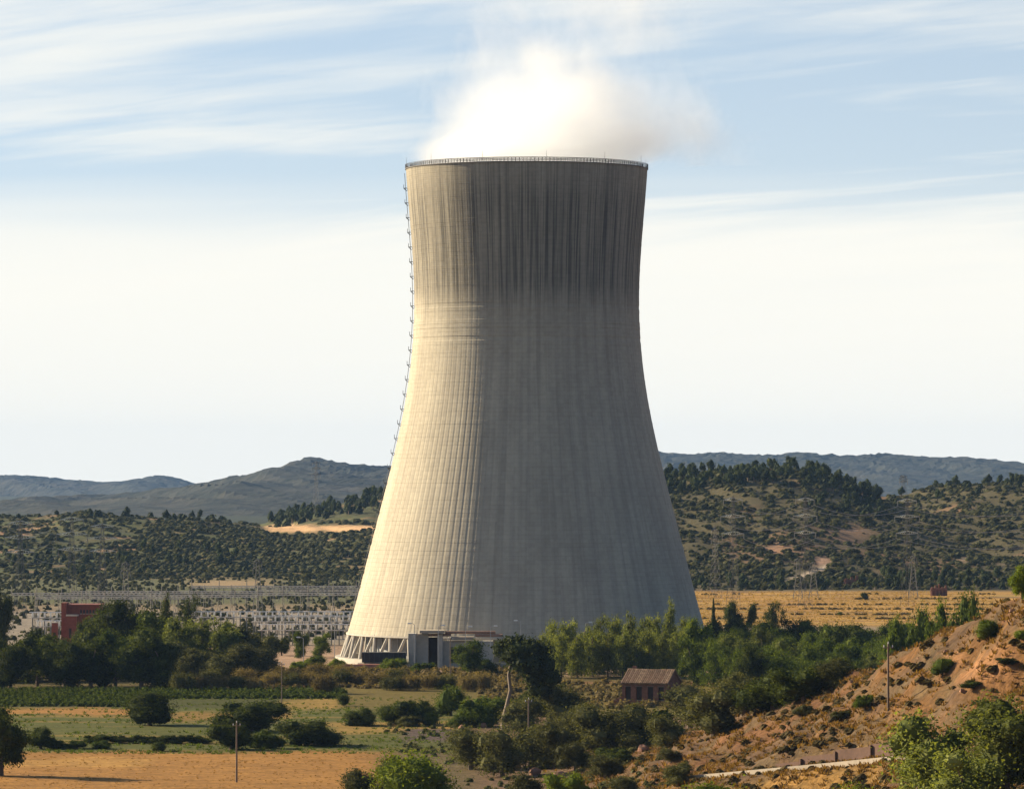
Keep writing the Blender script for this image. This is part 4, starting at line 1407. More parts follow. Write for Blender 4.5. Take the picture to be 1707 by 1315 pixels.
sets = []
x, y, z, q = scatter(960, 1850, 2425, 3160, 12000, dens_right, 1)
sets.append(('shrub', x, y, z, 1.7 + 3.6 * q ** 3, 'grey green shrub on the dry hill right of the tower', 'shrubs on the right hill'))
x, y, z, q = scatter(-60, 700, 2720, 3400, 9000, dens_left, 2)
sets.append(('shrub', x, y, z, 1.8 + 3.6 * q ** 3, 'grey green shrub on the low hill left of the tower', 'shrubs on the left hill'))
# orchard rows on the left terraces
ox_, oy_ = [], []
for yy in np.arange(2745, 3240, 17.0):
    xx = np.arange(-240, -60, 4.6)
    ox_.append(xx + rng.uniform(-1, 1, len(xx)))
    oy_.append(yy + 6 * np.sin(xx / 40) + rng.uniform(-1, 1, len(xx)))
ox_, oy_ = np.concatenate(ox_), np.concatenate(oy_)
kp = rng.uniform(0, 1, len(ox_)) < 0.85
ox_, oy_ = ox_[kp], oy_[kp]
sets.append(('shrub', ox_, oy_, height(ox_, oy_), rng.uniform(3.2, 4.8, len(ox_)), 'small orchard tree in a row on the terraces left of the tower', 'orchard trees on the left terraces'))


def ridge_pts(u0, u1, y0, y1, n, seed):
    rs = np.random.default_rng(seed)
    yv = rs.uniform(y0, y1, n)
    xv = (rs.uniform(u0, u1, n) - 853.5) / F * yv
    return xv, yv, height(xv, yv), rs


for (u0, u1, y0, y1, n, s0, s1, seed, lb, gp) in [
        (1090, 1470, 2880, 3040, 210, 5.5, 9.5, 11, 'dark pine on the wooded summit right of the tower', 'pines on the wooded summit'),
        (1340, 1480, 2780, 2960, 60, 5, 8, 12, 'dark pine on the flank of the wooded summit', 'pines on the wooded summit'),
        (1480, 1760, 3020, 3190, 60, 4.5, 8, 13, 'scattered pine along the right hand ridge', 'pines along the right ridge'),
        (1470, 1720, 2440, 2520, 60, 4.5, 8, 14, 'dark tree at the foot of the right hill above the golden field', 'trees at the foot of the right hill'),
        (1150, 1480, 2440, 2500, 50, 4, 7, 15, 'dark tree at the foot of the right hill above the golden field', 'trees at the foot of the right hill'),
        (130, 385, 3260, 3400, 70, 5, 9, 16, 'dark pine on the top edge of the left hill', 'pines on the left hill top'),
        (-60, 130, 3300, 3400, 24, 4, 6, 17, 'dark pine on the top edge of the left hill', 'pines on the left hill top'),
        (450, 720, 3470, 3740, 200, 6, 9.5, 18, 'pine on the wooded slope just left of the tower', 'pines on the slope left of the tower'),
        (0, 420, 2760, 2990, 80, 4, 8, 19, 'dark tree scattered over the lower left hill', 'trees on the lower left hill')]:
    xv, yv, zv, rs = ridge_pts(u0, u1, y0, y1, n, seed)
    sets.append(('pine', xv, yv, zv, rs.uniform(s0, s1, n), lb, gp))

_far_t = [np.concatenate([t[:56], t[56:56 + 20]]) for t in _tiny]
rest_v = {'shrub': [], 'pine': []}
for kd in ('shrub', 'pine'):
    allp = []
    for k_, x, y, z, s_, lb, gp in sets:
        if k_ != kd:
            continue
        for i in range(len(x)):
            u_, v_ = UV(x[i], y[i], z[i])
            vis = -10 < u_ < 1717 and not (640 < u_ < 1110 and y[i] > 1500)
            allp.append((s_[i] / y[i] if vis else 0, x[i], y[i], z[i], s_[i], lb, gp))
    allp.sort(key=lambda t: -t[0])
    for i, (_, x, y, z, s_, lb, gp) in enumerate(allp):
        if i < 300:
            me = (pine_m if kd == 'pine' else bush_m)[i % 3][2]
            w = s_ * rng.uniform(0.75, 1.0) if kd == 'pine' else s_ * rng.uniform(1.0, 1.4)
            o = new_obj('pine_tree' if kd == 'pine' else 'shrub', me, None, (x, y, z - 0.1), (0, 0, rng.uniform(0, 6.28)), (w, w, s_) if kd == 'pine' else (w * 1.2, w * 1.05, s_ * .8))
            tag(o, lb, 'tree' if 'tree' in lb else ('pine tree' if kd == 'pine' else 'shrub'), gp)
        else:
            rest_v[kd].append((x, y, z, s_))
for kd, nm in (('shrub', 'hill_scrub'), ('pine', 'hill_pine_wood')):
    V = []
    for i, (x, y, z, s_) in enumerate(rest_v[kd]):
        t = _far_t[i % 4]
        a = rng.uniform(0, 6.28)
        ca, sa = math.cos(a), math.sin(a)
        w = s_ * (1.45 if kd == 'shrub' else 0.9)
        s_ = s_ * (0.76 if kd == 'shrub' else 1.0)
        V.append(np.stack([x + (t[:, 0] * ca - t[:, 1] * sa) * w, y + (t[:, 0] * sa + t[:, 1] * ca) * w, z + t[:, 2] * s_ * .95], 1))
    if V:
        V = np.concatenate(V)
        o = new_obj(nm, np_mesh(nm, V, np.arange(len(V)).reshape(-1, 4), M['leaf_hill' if kd == 'shrub' else 'leaf_pine']))
        tag(o, kind='stuff')

_far = [np.concatenate([t[:56], t[56:56 + 32]]) for t in _tiny]
_blade = []
for k in range(4):
    r4 = np.random.default_rng(500 + k)
    q = []
    for i in range(9):
        a_ = r4.uniform(0, 6.28); d_ = r4.uniform(0, .38); l_ = r4.uniform(.25, .6); w_ = .1
        b_ = np.array([d_ * math.cos(a_), d_ * math.sin(a_), 0.05])
        t_ = b_ + np.array([math.cos(a_) * l_ * .5, math.sin(a_) * l_ * .5, l_])
        sd = np.array([-math.sin(a_ + .6), math.cos(a_ + .6), 0]) * w_
        q += [b_ - sd, b_ + sd, t_ + sd * .5, t_ - sd * .5]
    _blade.append(np.array(q))

# --- ground cover: vine rows, dry grass, low scrub
def cover(name, pts, size, m_, flat=0.8, kindset=None):
    V = []
    for i in range(len(pts)):
        x, y, z = pts[i]
        s_ = size[i]
        t = (kindset or _tiny)[i % 4]
        a = (i * 2.399) % 6.283
        ca, sa = math.cos(a), math.sin(a)
        V.append(np.stack([x + (t[:, 0] * ca - t[:, 1] * sa) * s_, y + (t[:, 0] * sa + t[:, 1] * ca) * s_, z + (t[:, 2] - .1) * s_ * flat], 1))
    V = np.concatenate(V)
    return tag(new_obj(name, np_mesh(name, V, np.arange(len(V)).reshape(-1, 4), M[m_])), kind='stuff')


vx, vy = [], []
for yy in np.arange(1188, 1286, 5.0):
    x0, x1 = (-30 - 853.5) / F * yy, (575 - 853.5) / F * yy
    if yy < 1235:
        x1 = (240 - 853.5) / F * yy
    xx = np.arange(x0, x1, 1.7)
    vx.append(xx + rng.uniform(-.4, .4, len(xx))); vy.append(np.full(len(xx), yy) + rng.uniform(-.6, .6, len(xx)))
vx, vy = np.concatenate(vx), np.concatenate(vy)
cover('vine_rows', np.stack([vx, vy, height(vx, vy)], 1), rng.uniform(1.5, 2.3, len(vx)), 'leaf_green')

# dry grass and low scrub over the near hillside and field margins
def area(n, seed, u0, u1, v0, v1, dens):
    rs = np.random.default_rng(seed)
    y = 1.0 / rs.uniform(1 / 1250, 1 / 500, n)
    x = (rs.uniform(u0, u1, n) - 853.5) / F * y
    z = height(x, y)
    u, v = UV(x, y, z)
    kp_ = (v > v0) & (v < v1) & (rs.uniform(0, 1, n) < dens(u, v, x, y, z))
    return np.stack([x, y, z], 1)[kp_], rs


def dn_hill(u, v, x, y, z):
    return np.clip(z / 4, 0, 1) * (0.4 + 0.9 * sstep(0.42, 0.58, fbm(x / 9, y / 12, 71)))


pts, rs = area(62000, 21, 900, 2400, 950, 1330, dn_hill)
cover('dry_grass', pts, rs.uniform(0.6, 1.5, len(pts)), 'grass_dry', 0.8, _blade)
pts, rs = area(15000, 22, 900, 2400, 950, 1330, lambda u, v, x, y, z: np.clip(z / 4, 0, 1) * (.2 + sstep(0.46, 0.6, fbm(x / 9, y / 13, 72))))
cover('low_scrub', pts, rs.uniform(0.5, 1.0, len(pts)) ** 2 * 2.3, 'leaf_heath', 0.62, _far)
pts, rs = area(26000, 23, -20, 800, 1135, 1330, lambda u, v, x, y, z: (v < 1256) * sstep(0.42, 0.6, fbm(x / 60, y / 7, 73)))
cover('field_weeds', pts, rs.uniform(0.5, 1.3, len(pts)), 'leaf_green', 0.8, _blade)
pts, rs = area(24000, 24, -20, 700, 1250, 1330, lambda u, v, x, y, z: 0.3 + 0 * u)
cover('stubble', pts, rs.uniform(0.3, 0.7, len(pts)), 'grass_stubble', 0.6, _blade)
pts, rs = area(3000, 25, 640, 1120, 1200, 1330, lambda u, v, x, y, z: sstep(0.4, 0.6, fbm(x / 9, y / 12, 74)))
cover('thicket_undergrowth', pts, rs.uniform(0.9, 2.0, len(pts)), 'leaf_olive', 0.7)
# scrub strip before the tower
rs = np.random.default_rng(26)
yy = rs.uniform(1295, 1425, 1500)
xx = (rs.uniform(280, 900, 1500) - 853.5) / F * yy
yy[1100:] = rs.uniform(1170, 1330, 400)
xx[1100:] = (rs.uniform(800, 1160, 400) - 853.5) / F * yy[1100:]
cover('brown_scrub', np.stack([xx, yy, height(xx, yy)], 1), rs.uniform(1.2, 3.0, 1500), 'leaf_dry', 0.8)
yy = rs.uniform(1880, 2420, 3500)
xx = (rs.uniform(1130, 1660, 3500) - 853.5) / F * yy
cover('field_tussocks', np.stack([xx, yy, height(xx, yy)], 1), rs.uniform(0.8, 1.6, 3500), 'grass_gold', 0.7, _blade)
yy = np.repeat([1945., 2010., 2090., 2165., 2270., 2360.], 130)
xx = (rs.uniform(1130, 1660, len(yy)) - 853.5) / F * yy
kp = fbm(xx / 30, yy, 81) > 0.45
yy = yy + 14 * (fbm(xx / 50, yy, 82) - .5) + rs.uniform(-1.5, 1.5, len(yy))
cover('terrace_bank_scrub', np.stack([xx, yy, height(xx, yy)], 1)[kp], rs.uniform(0.9, 2.6, len(yy))[kp], 'leaf_heath', 0.6)
yy = np.concatenate([rs.uniform(1650, 2300, 1600), rs.uniform(2300, 2770, 1900)])
uu_ = rs.uniform(-20, 660, len(yy))
kp = ~((yy > 2400) & (np.abs(uu_ - 385 + rs.normal(0, 25, len(uu_))) < 70) & (yy < 2690)) & (rs.uniform(0, 1, len(yy)) < 0.25 + 1.2 * sstep(.4, .6, fbm(uu_ / 20, yy / 60, 83)))
yy, uu_ = yy[kp], uu_[kp]
xx = (uu_ - 853.5) / F * yy
cover('yard_scrub', np.stack([xx, yy, height(xx, yy)], 1), rs.uniform(1.5, 4.0, len(yy)), 'leaf_hill', 0.8, _far)

# ------------------------------------------------------------------ brick house
def house():
    b = hit(1086, 1174)
    t = thing('brick_house', (b[0], b[1], b[2] - 0.3), 'abandoned reddish stone house with sagging tiled roof amid olives', 'house', rz=R(-24))
    L, Wd, H, Rg = 12.4, 9.0, 5.9, 3.1
    # front wall between its openings
    mb = MB()
    ops = [(-4.6, 1.5), (-1.6, 1.5), (1.5, 1.5), (4.4, 1.5)]
    xs = [-L / 2]
    for c, w in ops:
        xs += [c - w / 2, c + w / 2]
    xs.append(L / 2)
    for i in range(0, len(xs), 2):
        mb.box(((xs[i] + xs[i + 1]) / 2, -Wd / 2 + .25, H / 2), (xs[i + 1] - xs[i], .5, H))
    for c, w in ops:
        mb.box((c, -Wd / 2 + .25, .8), (w, .46, 1.6))
        mb.box((c, -Wd / 2 + .25, H - .45), (w, .46, .9))
    mb.build('front_wall', M['stone'], t)
    for c, w in ops:
        mb = MB(); mb.box((c, -Wd / 2 + .42, 3.3), (w - .02, .06, 3.4)); wo = mb.build('window', M['black'], t)
        mb = MB(); mb.box((c, -Wd / 2 - .05, 1.58), (w + .3, .25, .14)); mb.build('sill', M['conc_dark'], wo)
        mb = MB(); mb.box((c, -Wd / 2 - .03, 5.05), (w + .4, .16, .2)); mb.build('lintel', M['wood'], wo)
    for sx, nm in ((1, 'gable_wall'), (-1, 'gable_wall')):
        x = sx * (L / 2 - .25)
        mb = MB()
        vs = []
        for dx in (-.25, .25):
            vs += [(x + dx, -Wd / 2 + .51, 0), (x + dx, Wd / 2 - .51, 0), (x + dx, Wd / 2 - .51, H), (x + dx, 0, H + Rg - .35), (x + dx, -Wd / 2 + .51, H)]
        mb.add(vs, [(0, 4, 3, 2, 1), (5, 6, 7, 8, 9), (0, 1, 6, 5), (1, 2, 7, 6), (2, 3, 8, 7), (3, 4, 9, 8), (4, 0, 5, 9)])
        mb.build(nm, M['stone'], t)
    mb = MB(); mb.box((0, Wd / 2 - .25, H / 2), (L, .5, H)); mb.build('back_wall', M['stone'], t)
    # roof of curved tiles, each slope a row of channels that sags a little
    rnd = random.Random(4)
    for sg in (-1, 1):
        mb = MB()
        n = 24
        for k in range(n):
            x0 = -L / 2 - .3 + (L + .6) * (k + .5) / n
            sag = -.22 * math.sin(math.pi * (k + .5) / n)
            pts_ = []
            for j in range(7):
                f = j / 6
                yv = sg * (Wd / 2 + .45) * (1 - f)
                zv = H - .15 + (Rg + .25) * f + sag * math.sin(math.pi * f * .9) + rnd.uniform(-.035, .035)
                pts_.append((x0 + rnd.uniform(-.03, .03), yv, zv))
            mb.tube(pts_, rnd.uniform(.26, .34), 6)
        tag(mb.build('roof_tiles', M['tile'], t), kind='stuff')
        mb = MB()
        vs = [(-L / 2 - .3, sg * (Wd / 2 + .4), H - .3), (L / 2 + .3, sg * (Wd / 2 + .4), H - .3), (L / 2 + .3, 0, H + Rg - .1), (-L / 2 - .3, 0, H + Rg - .1)]
        mb.add(vs, [(0, 1, 2, 3)])
        mb.build('roof_boards', M['wood'], t)
    mb = MB()
    mb.tube([(-L / 2 - .3, 0, H + Rg + .12), (0, 0, H + Rg - .02), (L / 2 + .3, 0, H + Rg + .12)], .24, 7)
    mb.build('ridge_tiles', M['tile'], t)
    mb = MB(); mb.box((-L / 2 + 1.2, 0.9, H + Rg + .35), (.9, .9, 1.1)); mb.build('chimney', M['stone'], t)
    # broken annexe wall at the left
    mb = MB()
    for k in range(5):
        mb.box((-L / 2 - .5 - k * .7, -Wd / 2 + .3, (2.4 - k * .42 + rnd.uniform(-.2, .2)) / 2), (.68, .5, 2.4 - k * .42))
    mb.build('broken_wall', M['stone'], t)


house()

# ruins at the foot of the far hill
def ruin(u, v, w, h, label, cols):
    b = hit(u, v)
    s_ = b[1] / F
    t = thing('ruined_building', tuple(b), label, 'ruin')
    W_, H_ = w * s_, h * s_
    for k in range(cols):
        mb = MB()
        hh = H_ * (0.75 + 0.25 * ((k * 7) % 3) / 2)
        mb.box((-W_ / 2 + W_ * (k + .5) / cols, 0, hh / 2 - .3), (W_ / cols * .5, 1.0, hh + .6))
        mb.build('pillar', M['stone'], t)
    mb = MB(); mb.box((0, 1.6, H_ * .3), (W_, .8, H_ * .75)); mb.build('back_wall', M['stone'], t)
    mb = MB(); mb.box((0, 0.0, H_ * .52), (W_ * .98, .7, H_ * .14)); mb.build('beam', M['stone'], t)


ruin(1565, 993, 28, 20, 'ruin with a row of broken pillars at the foot of the right hill', 5)
ruin(1424, 977, 34, 18, 'low ruined stone walls beside dark trees on the right hill', 4)

# ------------------------------------------------------------------ retaining wall, lane with pale kerb
def lane():
    n = 27
    xs = np.linspace(LANE[1, 0], LANE[4, 0], n)
    top = np.stack([xs, np.interp(xs, LANE[:, 0], LANE[:, 1]), np.interp(xs, LANE[:, 0], LANE[:, 2])], 1)
    d = np.array([LANE[4, 0] - LANE[1, 0], LANE[4, 1] - LANE[1, 1]])
    d /= np.linalg.norm(d)
    nx, ny = -d[1], d[0]                    # away from the camera, across the lane
    def strip(o0, o1, z0, z1, a, b, m_, name, par):
        mb = MB()
        vs, fs = [], []
        for i in range(a, b):
            p = top[i] - top[0]
            for (o_, z_) in ((o0, z0), (o1, z0), (o1, z1), (o0, z1)):
                vs.append((p[0] + nx * o_, p[1] + ny * o_, p[2] + z_))
        k = b - a
        for i in range(k - 1):
            for q in range(4):
                q2 = (q + 1) % 4
                fs.append((i * 4 + q, (i + 1) * 4 + q, (i + 1) * 4 + q2, i * 4 + q2))
        fs += [(0, 1, 2, 3), tuple((k - 1) * 4 + q for q in (3, 2, 1, 0))]
        mb.add(vs, fs)
        return mb.build(name, m_, par)
    kb = thing('kerb', tuple(top[0]), 'long pale concrete kerb edging the lane below the retaining wall', 'kerb')
    for a in range(0, 26, 2):
        strip(0, .5, -1.2, 0.42, a, a + 3, M['kerb'], 'kerb_stone', kb)
    road = new_obj('lane', None, None, tuple(top[0]))
    road['kind'] = 'structure'
    strip(.51, 4.6, -1.0, 0.1, 0, n, M['asphalt'], 'lane_surface', road)
    wl = thing('retaining_wall', tuple(top[0]), 'reddish earth coloured retaining wall in upright panels above the lane', 'wall')
    for j, (a, b, hh) in enumerate(((8, 12, 1.2), (11, 16, 1.9), (15, 20, 2.4), (19, 24, 2.7), (23, 27, 2.6))):
        strip(4.7 + (j % 2) * .12, 5.6, -1.0, hh, a, b, M['wallred'], 'wall_panel', wl)
    for a, hh in ((11, 1.6), (15, 2.2), (19, 2.6), (23, 2.8)):
        p = top[a] - top[0]
        mb = MB(); mb.box((p[0] + nx * 4.6, p[1] + ny * 4.6, p[2] + hh / 2 - .5), (.35, .3, hh + 1), 0, math.atan2(d[1], d[0]))
        mb.build('joint_pilaster', M['wallred'], wl)


lane()

# red boulders
rr_ = np.random.default_rng(9)
for k, (u, v, w, lb) in enumerate([(892, 1290, 20, 'large reddish boulder under the thicket'), (932, 1298, 24, 'broad orange boulder near the bottom middle'), (770, 1214, 12, 'pale boulder left of the pine trunk foot'),
                                   (806, 1212, 14, 'pale boulder touching the pine trunk foot'), (1072, 1252, 20, 'orange rock at the terrace tip'), (1100, 1240, 14, 'small rock on the terrace edge')]):
    b = hit(u, v)
    s_ = w * b[1] / F
    vs, fs = core_arrays([(0, 0, .2, .5, .45, .36)], 1.0, rr_)
    me = np_mesh('boulder', vs * s_, fs, M['rock'])
    tag(new_obj('boulder', me, None, tuple(b), (0, 0, rr_.uniform(0, 6))), lb, 'boulder')
pts, rs = area(1500, 27, 900, 1800, 1000, 1330, lambda u, v, x, y, z: np.clip(z / 4, 0, 1) * sstep(0.55, 0.7, fbm(x / 8, y / 10, 75)))
V, Fs, nb = [], [], 0
for i in range(len(pts)):
    s_ = rs.uniform(.2, .65)
    q = np.array([(-1, -1, -.4), (1, -1, -.4), (1, 1, -.4), (-1, 1, -.4), (-.6, -.5, .6), (.5, -.6, .7), (.6, .5, .5), (-.5, .6, .6)]) * s_ * rs.uniform(.7, 1.2, (8, 3)) + pts[i]
    V.append(q)
    Fs.append(np.array([(4, 5, 6, 7), (0, 1, 5, 4), (1, 2, 6, 5), (2, 3, 7, 6), (3, 0, 4, 7)]) + nb)
    nb += 8
tag(new_obj('loose_stones', np_mesh('loose_stones', np.concatenate(V), np.concatenate(Fs), M['rock'])), kind='stuff')

# ------------------------------------------------------------------ utility poles
def pole(u, vt, vb, label, y=None, r_=.17, arm=True):
    b = hit(u, vb) if y is None else np.array([(u - 853.5) / F * y, y, hz((u - 853.5) / F * y, y)])
    h = CAM_Z + (HOR - vt) / F * b[1] - b[2]
    t = thing('utility_pole', tuple(b), label, 'utility pole')
    MB().tube([(0, 0, -.5), (0, 0, h)], [r_ * 1.15, r_ * .75], 8).build('shaft', M['wood'], t)
    if arm:
        MB().box((0, -.2, h - .6), (1.5, .14, .16)).build('crossarm', M['wood'], t)
        for dx in (-.65, .65, 0):
            MB().tube([(dx, -.2, h - .52 + (.5 if dx == 0 else 0)), (dx, -.2, h - .2 + (.5 if dx == 0 else 0))], [.1, .07], 6).build('insulator', M['steel_white'], t)


pole(395, 1203, 1303, 'wooden utility pole standing in the tan stubble field')
pole(1480, 1072, 1196, 'wooden utility pole on the dry hillside at right')
pole(881, 1164, 1254, 'thin utility pole rising out of the olive thicket')
pole(470, 1103, 1176, 'distant utility pole between the largest field bush and the reeds', r_=.14)
pole(751, 1062, 1136, 'utility pole before the pump house', r_=.14)

# ------------------------------------------------------------------ pylons, cables
def pylon_meshes(H, arms, thick):
    """lattice body and its crossarms, standing at the origin"""
    body = MB()
    wb, wt = 2.3, .5
    lv = [0, .16, .3, .42, .52, .61, .69, .76, .83, .9, .96]
    def corner(f, sx, sy):
        w_ = wb * (1 - f) ** 1.4 + wt * (1 - (1 - f) ** 1.4)
        return np.array([sx * w_, sy * w_, f * H])
    for sx, sy in ((-1, -1), (1, -1), (1, 1), (-1, 1)):
        body.tube([corner(f, sx, sy) for f in lv] + [np.array([0, 0, H])], .085, 4)
    sq = ((-1, -1), (1, -1), (1, 1), (-1, 1))
    for i in range(len(lv) - 1):
        for q in range(4):
            a, b = sq[q], sq[(q + 1) % 4]
            body.tube([corner(lv[i], *a), corner(lv[i + 1], *b)], .04, 3, caps=False)
            body.tube([corner(lv[i], *b), corner(lv[i + 1], *a)], .04, 3, caps=False)
    am = []
    for zf, half in arms:
        mb = MB()
        z = zf * H
        for sx in (-1, 1):
            tip = (sx * half, 0, z + .4)
            for sy in (-.55, .55):
                mb.tube([(sx * .5, sy, z + 1.3), tip], .1, 4)
                mb.tube([(sx * .5, sy, z - .2), tip], .1, 4)
            for k in range(1, 5):
                f = k / 5
                mb.tube([(sx * (.5 + (half - .5) * f), .55 * (1 - f), z - .2 + .6 * f), (sx * (.5 + (half - .5) * (f - .1)), -.55 * (1.1 - f), z + 1.3 - .9 * f)], .08, 3)
        am.append((mb.mesh('crossarm', M['pylon' if len(arms) == 3 and thick else 'pylon_body']), half, z))
    return body.mesh('lattice_body', M['pylon_body']), am


M['pylon'] = simple('pale_galvanised_lattice', (0.5, 0.53, 0.5), 0.5, 0.12, 1.0, 0.3)
M['pylon_body'] = simple('weathered_lattice_steel', (0.13, 0.125, 0.115), 0.7, 0.2, 1.0)
_ins = MB()
_ins.tube([(0, 0, 0), (0, 0, -2.4)], .14, 5)
ins_me = _ins.mesh('insulator', M['pylon_body'])


def pylon(u, vt, y, label, rz, H0=None, arms=((.74, 6.0), (.85, 6.6), (.955, 5.0)), grp='lattice pylons'):
    x = (u - 853.5) / F * y
    gz = hz(x, y)
    H = CAM_Z + (HOR - vt) / F * y - gz
    body, am = pylon_meshes(H, arms, y < 2200)
    t = thing('lattice_pylon', (x, y, gz), label, 'pylon', grp, rz)
    new_obj('lattice_body', body, t)
    tips = []
    for me, half, z in am:
        c = new_obj('crossarm', me, t)
        for sx in (-1, 1):
            new_obj('insulator', ins_me, c, (sx * half, 0, z + .4))
            tips.append((x + sx * half * math.cos(rz), y + sx * half * math.sin(rz), gz + z - 2.0))
    return tips


ra = ((.66, 6.0), (.81, 6.8), (.955, 5.2))
t1 = pylon(1222, 826, 2080, 'pylon with pale crossarms nearest the right flank of the tower', R(35), arms=ra)
t2 = pylon(1342, 826, 2120, 'middle one of three pylons standing before the wooded hill', R(35), arms=ra)
t3 = pylon(1512, 828, 2150, 'rightmost of three pylons before the dry hill', R(30), arms=ra)
t4 = pylon(1790, 822, 2150, 'pylon beyond the right edge of the picture', R(30), arms=ra)
pylon(1506, 793, 3130, 'small distant pylon on the saddle between the right hills', R(60))
pylon(527, 768, 3580, 'distant pylon on the slope left of the tower', R(60))
l1 = pylon(34, 866, 1960, 'pylon at the far left above the switchyard', R(25), arms=ra)
l2 = pylon(120, 860, 1980, 'pylon second from the left above the red building', R(25), arms=ra)
l3 = pylon(171, 872, 2120, 'fainter pylon right of the red building', R(20), arms=ra)
pylon(1192, 876, 2300, 'slim pylon in the golden field beside the tower flank', R(50), arms=((.8, 3.0), (.92, 2.6)))
pylon(1330, 930, 2280, 'low lattice mast left in the golden field', R(0), arms=((.8, 2.0), (.92, 1.6)))
pylon(1356, 936, 2300, 'low lattice mast beside its twin in the golden field', R(0), arms=((.8, 2.0), (.92, 1.6)))
pylon(1522, 925, 2300, 'low lattice mast at the right end of the golden field', R(0), arms=((.8, 2.0), (.92, 1.6)))
pylon(430, 930, 2000, 'slim mast over the middle of the switchyard', R(0), arms=((.8, 2.0), (.92, 1.6)))
pylon(210, 935, 2000, 'slim mast over the left part of the switchyard', R(0), arms=((.8, 2.0), (.92, 1.6)))

M['cable'] = simple('aluminium_cable', (0.45, 0.46, 0.45), 0.5, 0.1, 1.0, 0.4)


def cable(a, b, sag, label, grp, r_=.07):
    a, b = np.array(a), np.array(b)
    pts_ = []
    for k in range(17):
        f = k / 16
        p = a * (1 - f) + b * f
        p[2] -= sag * 4 * f * (1 - f)
        pts_.append(p)
    o = MB().tube(pts_, r_, 5).build('power_cable', M['cable'])
    tag(o, label, 'cable', grp)


lv_n = ['lowest', 'lowest', 'middle', 'middle', 'top', 'top']
for i in range(6):
    nf = 'near side ' if i % 2 == 0 else 'far side '
    cable(t1[i], t2[i], 4.0, nf + lv_n[i] + ' cable between the pylon by the tower and the middle pylon', 'cables between the right pylons')
    cable(t2[i], t3[i], 4.5, nf + lv_n[i] + ' cable between the middle and rightmost pylons', 'cables between the right pylons')
    cable(t3[i], t4[i], 5.5, nf + lv_n[i] + ' cable running off right from the rightmost pylon', 'cables between the right pylons')
    cable(l1[i], l2[i], 3.0, nf + lv_n[i] + ' cable between the two pylons at far left', 'cables between the left pylons', .05)

# ------------------------------------------------------------------ switchyard
M['yard_post'] = simple('weathered_post_steel', (0.2, 0.185, 0.16), 0.7, 0.2, 1.0)
M['gantry'] = simple('pale_gantry_steel', (0.52, 0.48, 0.43), 0.6, 0.15, 1.0, 0.1)


def gantry(u0, u1, vbeam, y, step, label, peaks=True):
    x0, x1 = (u0 - 853.5) / F * y, (u1 - 853.5) / F * y
    z = CAM_Z + (HOR - vbeam) / F * y
    g0 = hz(x0, y)
    t = thing('switchyard_gantry', (x0, y, g0), label, 'gantry', 'steel gantries of the switchyard')
    L = x1 - x0
    zb = z - g0
    mb = MB()
    for dy, dz in ((-.4, .35), (.4, .35), (-.4, -.35), (.4, -.35)):
        mb.box((L / 2, dy, zb + dz), (L, .32, .3))
    n = int(L / 1.6)
    for k in range(n):
        xa, xb = L * k / n, L * (k + 1) / n
        mb.tube([(xa, -.4, zb - .35), (xb, -.4, zb + .35)], .06, 3, caps=False)
        mb.tube([(xa, .4, zb + .35), (xb, .4, zb - .35)], .06, 3, caps=False)
    mb.build('beam', M['gantry'], t)
    m_ = max(2, int(round(L / step)))
    for k in range(m_ + 1):
        xa = L * k / m_
        pk = 3.0 if peaks else 0.4
        pb = MB()
        for sx in (-1, 1):
            pb.tube([(xa + sx * .7, 0, 0), (xa + sx * .2, 0, zb), (xa, 0, zb + pk)], .09, 4)
        for q in range(5):
            f0, f1 = q / 5, (q + 1) / 5
            sx = 1 if q % 2 else -1
            pb.tube([(xa + sx * (.7 - .5 * f0), 0, zb * f0), (xa - sx * (.7 - .5 * f1), 0, zb * f1)], .06, 3)
        pb.build('post', M['yard_post'], t)
        if k < m_:
            for q in range(3):
                new_obj('insulator', ins_me, t, (xa + L / m_ * (q + .5) / 3, 0, zb - .35))


gantry(20, 270, 990, 1800, 9, 'long pale gantry at the far left of the switchyard')
gantry(120, 430, 987, 1860, 10, 'long gantry in the middle of the switchyard')
gantry(240, 430, 993, 1770, 9, 'nearer gantry in the middle of the switchyard')
gantry(430, 640, 984, 1880, 10, 'highest gantry running behind the tower edge')
gantry(430, 640, 990, 1780, 9, 'lower gantry beside the tower edge')
gantry(60, 330, 996, 1760, 9, 'lowest gantry above the red building')
gantry(320, 640, 978, 2000, 12, 'rearmost gantry close to the tan field')


def busbars(u0, u1, v, y, label, n):
    x0, x1 = (u0 - 853.5) / F * y, (u1 - 853.5) / F * y
    z = CAM_Z + (HOR - v) / F * y
    t = thing('busbar_row', (x0, y, hz(x0, y)), label, 'switchgear', 'rows of white switchgear')
    L = x1 - x0
    zb = z - hz(x0, y)
    for dy in (-1.2, 0, 1.2):
        MB().tube([(0, dy, zb), (L, dy, zb)], .13, 5).build('busbar', M['steel_white'], t)
    a = MB(); a.tube([(0, 0, zb - 1.9), (0, 0, zb - .1)], [.26, .16], 6)
    for k in range(5):
        a.tube([(0, 0, zb - 1.8 + k * .34), (0, 0, zb - 1.7 + k * .34)], .34, 6)
    ime = a.mesh('insulator', M['steel_white'])
    b_ = MB(); b_.box((0, 0, (zb - 1.9) / 2), (.3, 1.6, zb - 1.9)); bme = b_.mesh('stand', M['yard_post'])
    for k in range(n):
        xx_ = L * (k + .5) / n
        s_ = new_obj('stand', bme, t, (xx_, 0, 0))
        for dy in (-1.2, 0, 1.2):
            new_obj('insulator', ime, s_, (0, dy, 0))
    MB().box((L / 2, 0, zb - 2.1), (L, 1.9, .28)).build('support_beam', M['gantry'], t)


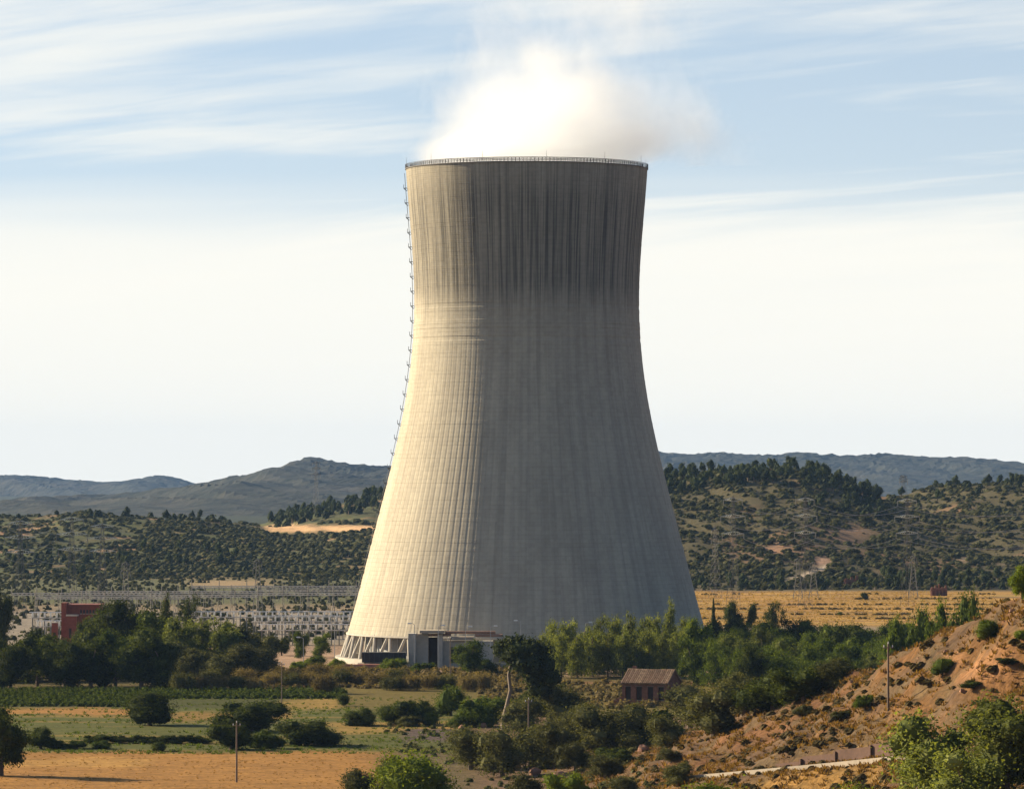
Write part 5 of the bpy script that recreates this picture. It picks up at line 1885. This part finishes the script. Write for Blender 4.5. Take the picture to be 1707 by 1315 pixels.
busbars(320, 600, 1019, 1760, 'longest row of white switchgear beneath the gantries', 26)
busbars(420, 600, 1026, 1700, 'nearer row of white switchgear beside the tower', 16)
busbars(50, 210, 1020, 1740, 'row of white switchgear around the red building', 16)
busbars(430, 585, 1040, 1640, 'lowest row of switchgear close to the tower foot', 12)
busbars(60, 110, 1034, 1690, 'short row of white switchgear left of the red building', 7)

# red building and kiosk
def red_house():
    y = 1640.0
    def X(u): return (u - 138) / F * y
    def Zv(v): return CAM_Z + (HOR - v) / F * y
    x0 = (138 - 853.5) / F * y
    t = thing('red_building', (x0, y, 0), 'red rendered control building with tall stair block in the switchyard', 'building')
    def bx(name, u0, u1, v0, v1, d0, d1, m_, par=None):
        mb = MB()
        mb.box(((X(u0) + X(u1)) / 2, (d0 + d1) / 2, (Zv(v0) + Zv(v1)) / 2), (X(u1) - X(u0), d1 - d0, Zv(v0) - Zv(v1)))
        return mb.build(name, m_, par or t)
    bx('stair_block', 104, 112.5, 1004, 1074, -3, 6, M['red'])
    bx('main_wall', 112.6, 166, 1010, 1074, 0, 14, M['red'])
    bx('roof_slab', 111, 168, 1007, 1009.8, -.6, 14.5, M['red'])
    bx('front_wing', 113, 131, 1026, 1074, -5, -.02, M['red'])
    bx('wing_roof', 112.8, 132, 1023.5, 1025.8, -5.4, -.03, M['conc'])
    bx('low_annexe', 166.2, 188, 1024, 1074, 1, 10, M['red'])
    for k in range(6):
        w_ = bx('window', 134 + k * 5.2, 137 + k * 5.2, 1016, 1022, -.08, -.01, M['glass'])
        bx('sill', 133.6 + k * 5.2, 137.4 + k * 5.2, 1022.2, 1023, -.3, -.01, M['conc'], w_)
    bx('door', 118, 122, 1046, 1062, -5.08, -5.01, M['black'])
    kx = thing('red_kiosk', ((92 - 853.5) / F * 1600, 1600, 0), 'small upright red kiosk left of the red building', 'kiosk')
    mb = MB(); mb.box((0, 0, 4.4), (2.0, 2.2, 8.8)); mb.build('wall', M['red'], kx)
    mb = MB(); mb.box((0, 0, 8.95), (2.3, 2.5, .28)); mb.build('roof', M['conc'], kx)
    mb = MB(); mb.box((0, -1.13, 4.6), (.9, .06, 2.1)); mb.build('door', M['black'], kx)


red_house()
